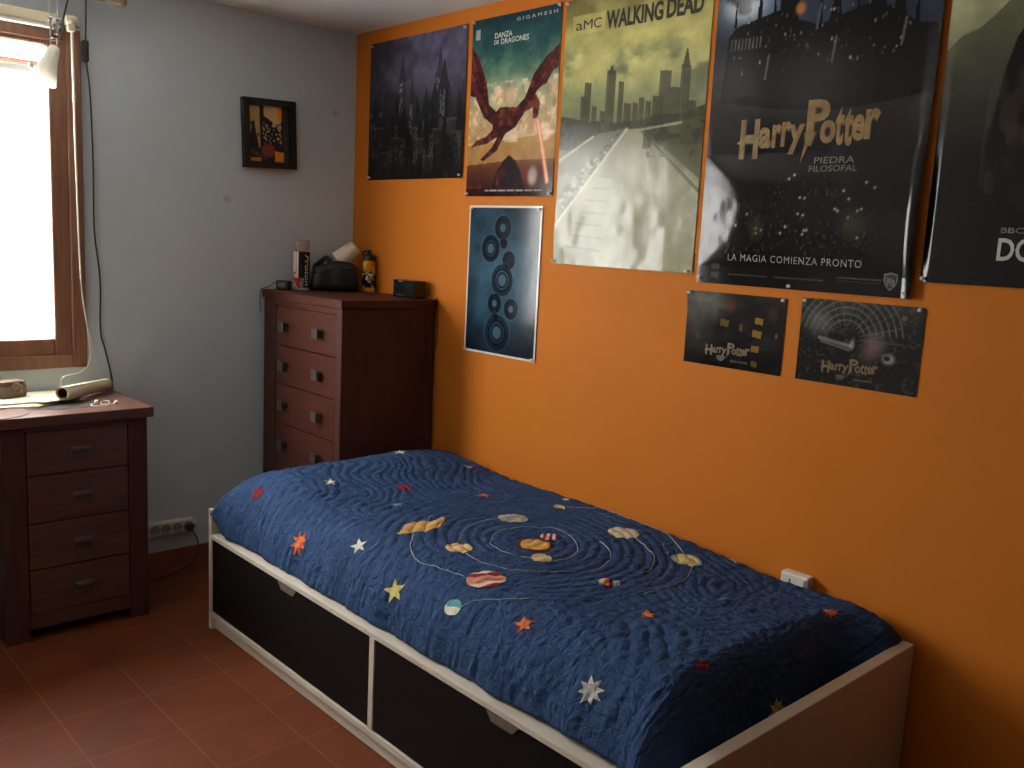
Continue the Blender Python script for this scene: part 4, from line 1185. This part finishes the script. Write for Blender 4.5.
# -- road to a city poster
def p_road(c):
    c.grad([(0, (120, 112, 72)), (.06, (150, 144, 84)), (.16, (196, 190, 116)), (.27, (202, 200, 130)), (.36, (150, 156, 112)), (.46, (128, 132, 96)), (.50, (96, 98, 74)), (.62, (140, 142, 112)), (1, (158, 160, 138))])
    c.mix(sstep(.45, .65, c.n(3.5, 8, 22)) * sstep(.5, .25, c.v) * .45, (220, 212, 132))
    c.mix(sstep(.5, .66, c.n(4, 9, 23)) * sstep(.12, .3, c.v) * sstep(.48, .3, c.v) * .75, (104, 114, 84))
    c.mix(sstep(.50, .66, c.n(5, 14, 29)) * sstep(.10, .2, c.v) * sstep(.36, .25, c.v) * .55, (232, 226, 150))
    for k in range(14):
        x = .06 + k * .018
        c.line((x, .24), (x - .01, .30 + .02 * math.sin(k * 2)), .012, (216, 202, 120), .35)
    B = (78, 80, 62)
    for (x0, x1, t) in ((.15, .20, .36), (.175, .225, .31), (.24, .275, .40), (.335, .40, .275), (.425, .46, .32), (.47, .52, .40), (.53, .565, .40), (.57, .61, .385), (.62, .655, .40), (.665, .73, .385), (.70, .775, .30), (.76, .84, .36), (.835, .895, .29), (.88, .94, .41), (.30, .34, .42)):
        c.poly([(x0, .49), (x0, t), (x1, t + .006), (x1, .49)], B, .82)
        c.line((x0 + .01, t + .02), (x0 + .01, .48), .004, (120, 122, 92), .4)
    c.poly([(.345, .29), (.36, .262), (.375, .262), (.39, .29)], B, .85); c.poly([(.84, .30), (.862, .235), (.868, .235), (.89, .30)], B, .85)
    c.poly([(0, .43), (.1, .44), (.2, .46), (.32, .455), (.4, .47), (.6, .465), (.7, .45), (.85, .455), (1, .43), (1, .56), (0, .56)], (68, 70, 54), .92)
    c.mix(sstep(.5, .6, c.n(22, 26, 25)) * (c.v > .44) * (c.v < .58) * .4, (110, 112, 84))
    # carriageways
    c.poly([(0, .62), (.30, .505), (.50, .492), (0, .86)], (120, 120, 98), .9)
    rg = random.Random(8)
    for k in range(120):
        f = rg.random() ** .7; v = .51 + .30 * f; uu = .44 - .62 * f * .72 + (rg.random() - .5) * .28 * f
        if uu > .02: c.ell(uu, v, .006 + .022 * f, .003 + .009 * f, rg.choice([(48, 50, 40), (186, 186, 158), (88, 88, 70)]), .8, .3)
    c.line((.0, .60), (.26, .515), .010, (206, 204, 168), .8)
    c.poly([(.50, .495), (.60, .495), (1.0, .70), (1.0, 1.0), (.0, 1.0), (0, .86)], (164, 164, 136), .95)
    c.mix(sstep(.45, .6, c.n(5, 7, 27)) * (c.v > .55) * .35, (196, 196, 172))
    c.line((.50, .495), (0, .85), .012, (214, 212, 184), .85)
    c.line((.60, .50), (1.0, .72), .012, (96, 96, 76), .7)
    for k in range(7): c.line((.24 - k * .035 + .07, .66 + k * .045), (.42 - k * .01, .665 + k * .046), .006, (124, 124, 100), .7)
    c.poly([(.60, .49), (1, .47), (1, .68)], (92, 92, 68), .75)
    c.mix(sstep(.5, .62, c.n(20, 34, 28, 2)) * (c.v > .48) * (c.v < .60) * (c.u > .62) * .6, (60, 60, 44))
    c.line((.60, .50), (.86, .485), .008, (186, 184, 146), .8)
    c.poly([(.055, .062), (.298, .062), (.300, .132), (.060, .134)], (206, 198, 122), .95)
    c.noise(.14, 10, 9)
po, sf = make_poster('wall_poster', 'tall yellow-green poster of a wide road leading to a city skyline', (1.306, 1.915, 1.352, 2.240), p_road,
    lambda u, v: wv(u, v, .010, 1.4, 1.6, 43) * sstep(.35, .7, v) + .0075 * (fbm(u * 4.5, v * 6, 44, 3) - .4) * sstep(.50, .9, v) + .0006 * fbm(u * 9, v * 9, 47, 2), m='print_soft')
darkink = mat('dark_olive_ink', col(48, 47, 36), rough=.35)
text_part('lettering', [fit_text('WALKING', .306, .692, .064, .130, offset=.034), fit_text('DEAD', .716, .945, .060, .128, offset=.034)], sf, darkink, po)
text_part('channel_name', [fit_text('a', .082, .132, .090, .116), fit_text('M', .140, .206, .082, .116), fit_text('C', .214, .272, .081, .117)], sf, darkink, po)
for u, v, w in ((.01, .01, 'upper left'), (.99, .01, 'upper right'), (.01, .99, 'lower left'), (.97, .993, 'lower right')):
    pin(sf, u, v, 'small white pin at the %s corner of the city road poster' % w)

# -- large dark film poster
def p_night(c):
    c.grad([(0, (52, 64, 84)), (.2, (42, 50, 64)), (.45, (46, 46, 46)), (.6, (28, 28, 29)), (1, (10, 10, 11))])
    c.mix(sstep(.42, .7, c.n(4, 5, 52)) * sstep(.5, .1, c.v) * .6, (74, 92, 116))
    c.ell(.15, .12, .16, .075, (150, 168, 186), .9, .9); c.ell(.14, .125, .08, .038, (226, 234, 238), 1, .8)
    c.mix(sstep(.55, .7, c.n(8, 10, 53)) * sstep(.3, .0, c.u) * (c.v < .2) * .8, (26, 30, 38))
    K = (15, 16, 18)
    rg = random.Random(12)
    c.poly([(.05, .42), (.07, .22), (.12, .19), (.25, .17), (.31, .16), (.38, .19), (.50, .22), (.60, .20), (.70, .18), (.82, .20), (.90, .25), (.98, .26), (1, .30), (1, .44), (.6, .47), (.3, .45)], K, .95)
    for (x, w, t) in ((.10, .010, .12), (.22, .011, .06), (.36, .045, .0), (.29, .010, .10), (.50, .012, .11), (.57, .03, .12), (.66, .012, .15), (.74, .035, .03), (.83, .03, .13), (.90, .012, .17)):
        c.poly([(x - w, .28), (x - w, t + .10), (x, t - .02), (x + w, t + .10), (x + w, .28)], K, .97)
    for k in range(95):
        x = .08 + rg.random() * .80; v = .17 + rg.random() * .17
        c.ell(x, v, .0040, .0026 + .003 * rg.random(), rg.choice([(220, 206, 160), (150, 146, 130), (110, 108, 100)]), .9 * rg.random() + .1, .5)
    for k in range(9): c.line((.09 + k * .018, .23), (.088 + k * .018, .262), .004, (150, 148, 134), .7)
    c.ell(.41, .165, .022, .018, (206, 128, 64), .9, .5)
    for (x, v) in ((.28, .29), (.50, .16), (.58, .26), (.86, .235)): c.line((x, v), (x - .01, v + .07), .007, (150, 152, 150), .6)
    c.ell(.52, .40, .16, .12, (78, 78, 74), .5, .9); c.ell(.12, .40, .12, .14, (88, 88, 86), .6, .9); c.ell(.18, .42, .05, .014, (26, 26, 28), .8, .5)
    c.mix(sstep(.52, .68, c.n(6, 9, 55)) * sstep(.35, .45, c.v) * sstep(.85, .6, c.v) * .4, (60, 60, 60))
    for k in range(26):                     # scattered lanterns along dark water
        x = .18 + rg.random() * .64; v = .65 + rg.random() * .20
        c.ell(x, v, .0052, .0040, (214, 210, 186), .9, .6)
    for k in range(300):
        x = .12 + rg.random() * .72; v = .66 + rg.random() * .24
        if abs(x - .48) * .9 < (v - .58) * 1.4: c.ell(x, v, .0030, .0024 + .003 * rg.random(), (140, 136, 122), .45 * rg.random() + .05, .6)
    c.ell(.74, .80, .05, .035, (96, 84, 44), .5, .9); c.ell(.30, .82, .03, .03, (96, 84, 44), .5, .9)
    for x0, x1, v in ((.17, .36, .965), (.40, .63, .965), (.69, .87, .955)):
        k = x0
        while k < x1:
            c.line((k, v), (k + .007, v), .003, (104, 102, 98), .7); c.line((k, v + .009), (k + .006, v + .009), .002, (84, 82, 80), .6); k += .011
    for v in (.935, .962): c.poly([(.075, v), (.12, v), (.12, v + .018), (.075, v + .018)], (66, 66, 66), .8)
    c.noise(.15, 9, 7)
def h_night(u, v):
    leftb = np.exp(-((v - .80) / .13) ** 2)
    ub = .19 * np.sin(PI * np.clip((v - .585) / .36, 0, 1)) + .012
    q = .085
    a = .667 * q * (u + ub - np.sqrt((u - ub) ** 2 + .0006)) / 2 + .002 * sstep(0, .2, u)
    e = .016 * np.clip((u - .945) / .055, 0, 1) ** 1.6 * (.5 + .5 * np.exp(-((v - .75) / .3) ** 2))
    return a + e + wv(u, v, .004, 2, 3, 45) + .004 * (fbm(u * 12, v * 14, 46, 2) - .4) * sstep(.26, .1, u) * leftb
po, sf = make_poster('film_poster', 'largest dark glossy film poster with gold title above the two small posters', (1.934, 2.603, 1.327, 2.240), p_night, h_night)
gold = mat('gold_title_ink', col(150, 122, 76), rough=.4, spec=.25, vary=.3, scale=40); goldd = mat('dark_gold_edge', col(96, 74, 42), rough=.4)
pale = mat('pale_title_ink', col(120, 112, 92), rough=.4)
def title(u0, u1, v0, v1, o=.0):
    """gold title with tall first letters and a pointed tail under the P"""
    W_ = u1 - u0; Hh = v1 - v0
    f = lambda a: u0 + W_ * a; g = lambda a: v0 + Hh * a
    items = []
    L = [('H', .00, .15, .26, .98), ('a', .15, .245, .42, .80), ('r', .25, .32, .38, .80), ('r', .32, .39, .34, .78), ('y', .375, .49, .40, .92), ('P', .50, .66, .00, .62),
         ('o', .60, .71, .36, .76), ('t', .705, .765, .16, .80), ('t', .765, .825, .18, .82), ('e', .82, .905, .30, .74), ('r', .905, 1.0, .22, .72)]
    for chh, a, c_, t, bb in L: items.append(fit_text(chh, f(a), f(c_), g(t), g(bb), offset=.03 + o))
    w = .012 * W_
    items.append((np.array([[f(.50) - w * o * 60, g(.55)], [f(.565) + w * o * 60, g(.55)], [f(.545), g(.80)], [f(.525), g(.78)], [f(.48), g(1.10)], [f(.50), g(.74)]]), [[0, 5, 4, 3, 2, 1]]))
    items.append((np.array([[f(-.02), g(.66)], [f(.17), g(.56)], [f(.17), g(.61)], [f(-.02), g(.71)]]), [[0, 3, 2, 1]]))
    return items
TB = (.175, .80, .435, .605)
text_part('title_edge', title(*TB, o=.022), sf, goldd, po, off=.0012)
text_part('title', title(*TB), sf, gold, po, off=.0018)
text_part('lettering', [fit_text('PIEDRA', .54, .714, .603, .622), fit_text('FILOSOFAL', .522, .73, .628, .646)], sf, pale, po)
text_part('tagline', [fit_text('LA MAGIA COMIENZA PRONTO', .165, .79, .900, .922, spacing=1.15)], sf, mat('silver_ink', col(150, 148, 140), rough=.4), po)
shield = [(.0, 0), (.25, -.05), (.5, -.12), (.75, -.05), (1, 0), (1, .45), (.85, .75), (.5, 1.05), (.15, .75), (0, .45)]
sh = lambda k, cu, cv_: np.array([[cu + (x - .5) * .055 * k, cv_ + (y - .5) * .045 * k] for x, y in shield])
text_part('logo', [(sh(1, .913, .957), [list(range(9, -1, -1))])], sf, mat('logo_grey', col(120, 120, 116), rough=.4), po, off=.0010)
text_part('logo_field', [(sh(.82, .913, .957), [list(range(9, -1, -1))])], sf, M['black'], po, off=.0015)
text_part('logo_letters', [fit_text('WB', .896, .930, .944, .968, offset=.02)], sf, mat('logo_grey_ink', col(130, 130, 126), rough=.4), po, off=.0019)
for u, v, w in ((.015, .985, 'lower left corner'), (.478, .990, 'bottom middle edge'), (.975, .985, 'lower right corner'), (.015, .012, 'upper left corner'), (.965, .012, 'upper right corner')):
    pin(sf, u, v, 'small white pin at the %s of the largest dark film poster' % w)

# -- dark poster cropped by the frame at the right: plain misty slope with a dark mass
def p_mist(c):
    c.grad([(0, (196, 198, 156)), (.25, (184, 188, 146)), (.33, (140, 144, 112)), (.45, (72, 72, 60)), (.62, (32, 32, 30)), (.8, (18, 17, 17)), (1, (12, 12, 12))])
    c.mix(sstep(.4, .7, c.n(5, 6, 62)) * sstep(.4, .1, c.v) * .4, (170, 170, 136))
    c.poly([(0, .36), (.05, .32), (.12, .30), (.2, .24), (.3, .22), (.5, .2), (.5, .5), (0, .5)], (62, 62, 50), .55)
    c.poly([(.50, .0), (.40, .16), (.30, .26), (.24, .34), (.21, .44), (.19, .60), (.15, .72), (.30, .80), (1, .80), (1, 0)], (24, 22, 22), .97)
    c.mix(sstep(.5, .64, c.n(16, 12, 64)) * (c.u > .22) * (c.v > .42) * (c.v < .75) * .45, (74, 48, 34))
    c.mix(sstep(.5, .62, c.n(20, 9, 65, 2)) * sstep(.40, .24, c.u) * (c.u > .17) * (c.v > .3) * (c.v < .75) * .4, (96, 84, 70))
    c.noise(.2, 9, 13)
po, sf = make_poster('film_poster', 'dark film poster with misty green sky, at the right edge of the photo', (2.618, 3.285, 1.373, 2.240), p_mist,
    lambda u, v: .0065 * sstep(0, .04, u) * sstep(.2, .55, v) * (1 - .3 * sstep(.93, 1, v)) + .002 + wv(u, v, .003, 2, 2, 48))
text_part('channel_name', [fit_text('BBC', .270, .345, .840, .855, offset=.01)], sf, mat('grey_small_ink', col(120, 118, 112), rough=.4), po)
text_part('lettering', [fit_text('DOCTOR WHO', .266, .86, .868, .930, offset=.02)], sf, mat('grey_title_ink', col(196, 194, 186), rough=.4), po)
for u, v, w in ((.012, .99, 'lower left'), (.98, .99, 'lower right'), (.012, .012, 'upper left'), (.98, .012, 'upper right')):
    pin(sf, u, v, 'small white pin at the %s corner of the misty film poster' % w)

# -- the two small landscape posters: dark, with plain blocks of colour where the photo shows figures
def p_small1(c):
    c.grad([(0, (44, 44, 42)), (1, (22, 21, 20))])
    c.ell(.14, .14, .26, .22, (150, 150, 138), .7, .9); c.ell(.10, .5, .14, .3, (84, 88, 74), .5, .9)  # pale glare at the upper left painted into the print
    c.mix(sstep(.5, .7, c.n(5, 5, 72)) * .3, (66, 64, 58))
    for (x, v, w, h_, cc) in ((.41, .40, .045, .05, (168, 128, 52)), (.58, .44, .02, .05, (150, 112, 46)), (.755, .33, .04, .045, (170, 128, 50)), (.745, .50, .045, .05, (160, 120, 48)), (.735, .70, .04, .045, (140, 104, 42)), (.74, .90, .03, .04, (110, 84, 36)), (.93, .50, .012, .035, (130, 100, 60)), (.14, .62, .03, .04, (84, 72, 40))):
        c.poly([(x - w, v - h_), (x + w, v - h_ * .8), (x + w * .9, v + h_), (x - w, v + h_ * .8)], cc, .9)
    c.poly([(.33, .22), (.55, .22), (.62, .5), (.62, .95), (.30, .95)], (28, 26, 26), .35)
    c.ell(.455, .17, .055, .09, (120, 70, 48), .55, .6); c.ell(.88, .22, .05, .08, (110, 76, 60), .45, .6)
    c.noise(.2, 9, 74)
def p_small2(c):
    c.grad([(0, (52, 54, 50)), (.3, (34, 34, 33)), (1, (18, 18, 18))])
    for k in range(9): c.ring(.40, .46, .16 + k * .05, .008, (120, 122, 112), .7 * (k < 7))
    m = (c.v > .36) * .85
    c.mix(m, (26, 26, 26))
    for k in range(12): c.line((.40 + .12 * math.cos(-PI + k * PI / 11), .44 + .16 * math.sin(-PI + k * PI / 11)), (.40 + .46 * math.cos(-PI + k * PI / 11), .44 + .66 * math.sin(-PI + k * PI / 11)), .007, (112, 114, 104), .5 * (k > 1))
    c.ell(.16, .28, .10, .14, (150, 150, 146), .6, .9)
    c.line((.18, .46), (.44, .52), .020, (150, 150, 144), .8); c.line((.20, .50), (.44, .57), .012, (120, 120, 116), .8)
    c.ell(.64, .46, .08, .14, (150, 128, 122), .7, .7); c.ell(.60, .60, .07, .10, (140, 96, 84), .5, .7); c.ell(.76, .62, .05, .06, (190, 190, 190), .8, .5); c.ell(.75, .61, .025, .03, (20, 20, 20), .9, .4)
    c.ell(.85, .14, .022, .03, (150, 110, 48), .9, .4); c.ell(.46, .50, .02, .06, (200, 200, 196), .6, .5)
    c.mix((c.n(30, 24, 77, 2) > .66) * .35, (110, 110, 104))
    c.noise(.2, 9, 78)
po, sf = make_poster('small_film_poster', 'small dark landscape poster with yellow colour blocks, the left one under the film poster', (1.908, 2.250, 1.078, 1.301), p_small1,
    lambda u, v: wv(u, v, .0015, 2, 2, 81) + .008 * sstep(.35, .0, u) * sstep(.35, 0, v), res=.002, group='small posters under the largest film poster')
g2 = mat('small_gold_ink', col(120, 98, 56), rough=.4, vary=.2, scale=40)
text_part('title', title(.235, .69, .66, .86), sf, g2, po); text_part('lettering', [fit_text('PIEDRA FILOSOFAL', .50, .68, .885, .915)], sf, pale, po)
text_part('crest', [(sh(1.6, .40, .885), [list(range(9, -1, -1))])], sf, mat('crest_grey', col(70, 68, 64), rough=.4), po)
for u, v, w in ((.03, .03, 'upper left'), (.97, .03, 'upper right')):
    pin(sf, u, v, 'small white pin at the %s corner of the left small poster' % w)
po, sf = make_poster('small_film_poster', 'small dark landscape poster with pale arched lattice, the right one under the film poster', (2.298, 2.642, 1.079, 1.308), p_small2,
    lambda u, v: wv(u, v, .0015, 2, 2, 82), res=.002, group='small posters under the largest film poster')
text_part('title', title(.225, .69, .67, .87), sf, g2, po); text_part('lettering', [fit_text('PIEDRA FILOSOFAL', .50, .66, .895, .92)], sf, pale, po)
text_part('crest', [(sh(1.3, .39, .905), [list(range(9, -1, -1))])], sf, mat('crest_grey', col(70, 68, 64), rough=.4), po)
for u, v, w in ((.03, .03, 'upper left'), (.96, .03, 'upper right')):
    pin(sf, u, v, 'small white pin at the %s corner of the right small poster' % w)

# ------------------------------------------------------------------ camera and light
cd = bpy.data.cameras.new('camera'); co = bpy.data.objects.new('camera', cd); C.objects.link(co)
cd.sensor_fit = 'HORIZONTAL'; cd.sensor_width = 36; cd.lens = 914.5057 / 1024 * 36; cd.clip_start = .02
yaw, pit, rol = 2.3916, -.1550, .0504
f = Vector((math.cos(yaw) * math.cos(pit), math.sin(yaw) * math.cos(pit), math.sin(pit)))
r = f.cross(Vector((0, 0, 1))).normalized(); u = r.cross(f)
r2 = r * math.cos(rol) + u * math.sin(rol); u2 = -r * math.sin(rol) + u * math.cos(rol)
R = Matrix((r2, u2, -f)).transposed()
co.matrix_world = Matrix.Translation((3.632, -2.3382, 1.4231)) @ R.to_4x4()
bpy.context.scene.camera = co

w = bpy.data.worlds.new('sky'); bpy.context.scene.world = w; w.use_nodes = True
bgk = w.node_tree.nodes['Background']
bgk.inputs['Color'].default_value = (.93, .97, 1.0, 1); bgk.inputs['Strength'].default_value = 10.0
def portal(name, loc, rot, sx, sy):
    l = bpy.data.lights.new(name, 'AREA'); l.shape = 'RECTANGLE'; l.size = sx; l.size_y = sy
    l.cycles.is_portal = True
    o = bpy.data.objects.new(name, l); C.objects.link(o); o.location = loc; o.rotation_euler = rot
portal('window_portal', (-.125, -1.74, 1.48), (0, -PI / 2, 0), 1.2, 1.1)

sc = bpy.context.scene
sc.view_settings.view_transform = 'Standard'; sc.view_settings.look = 'None'
sc.view_settings.gamma = 1.0; sc.view_settings.use_curve_mapping = False
sc.view_settings.exposure = 0.52
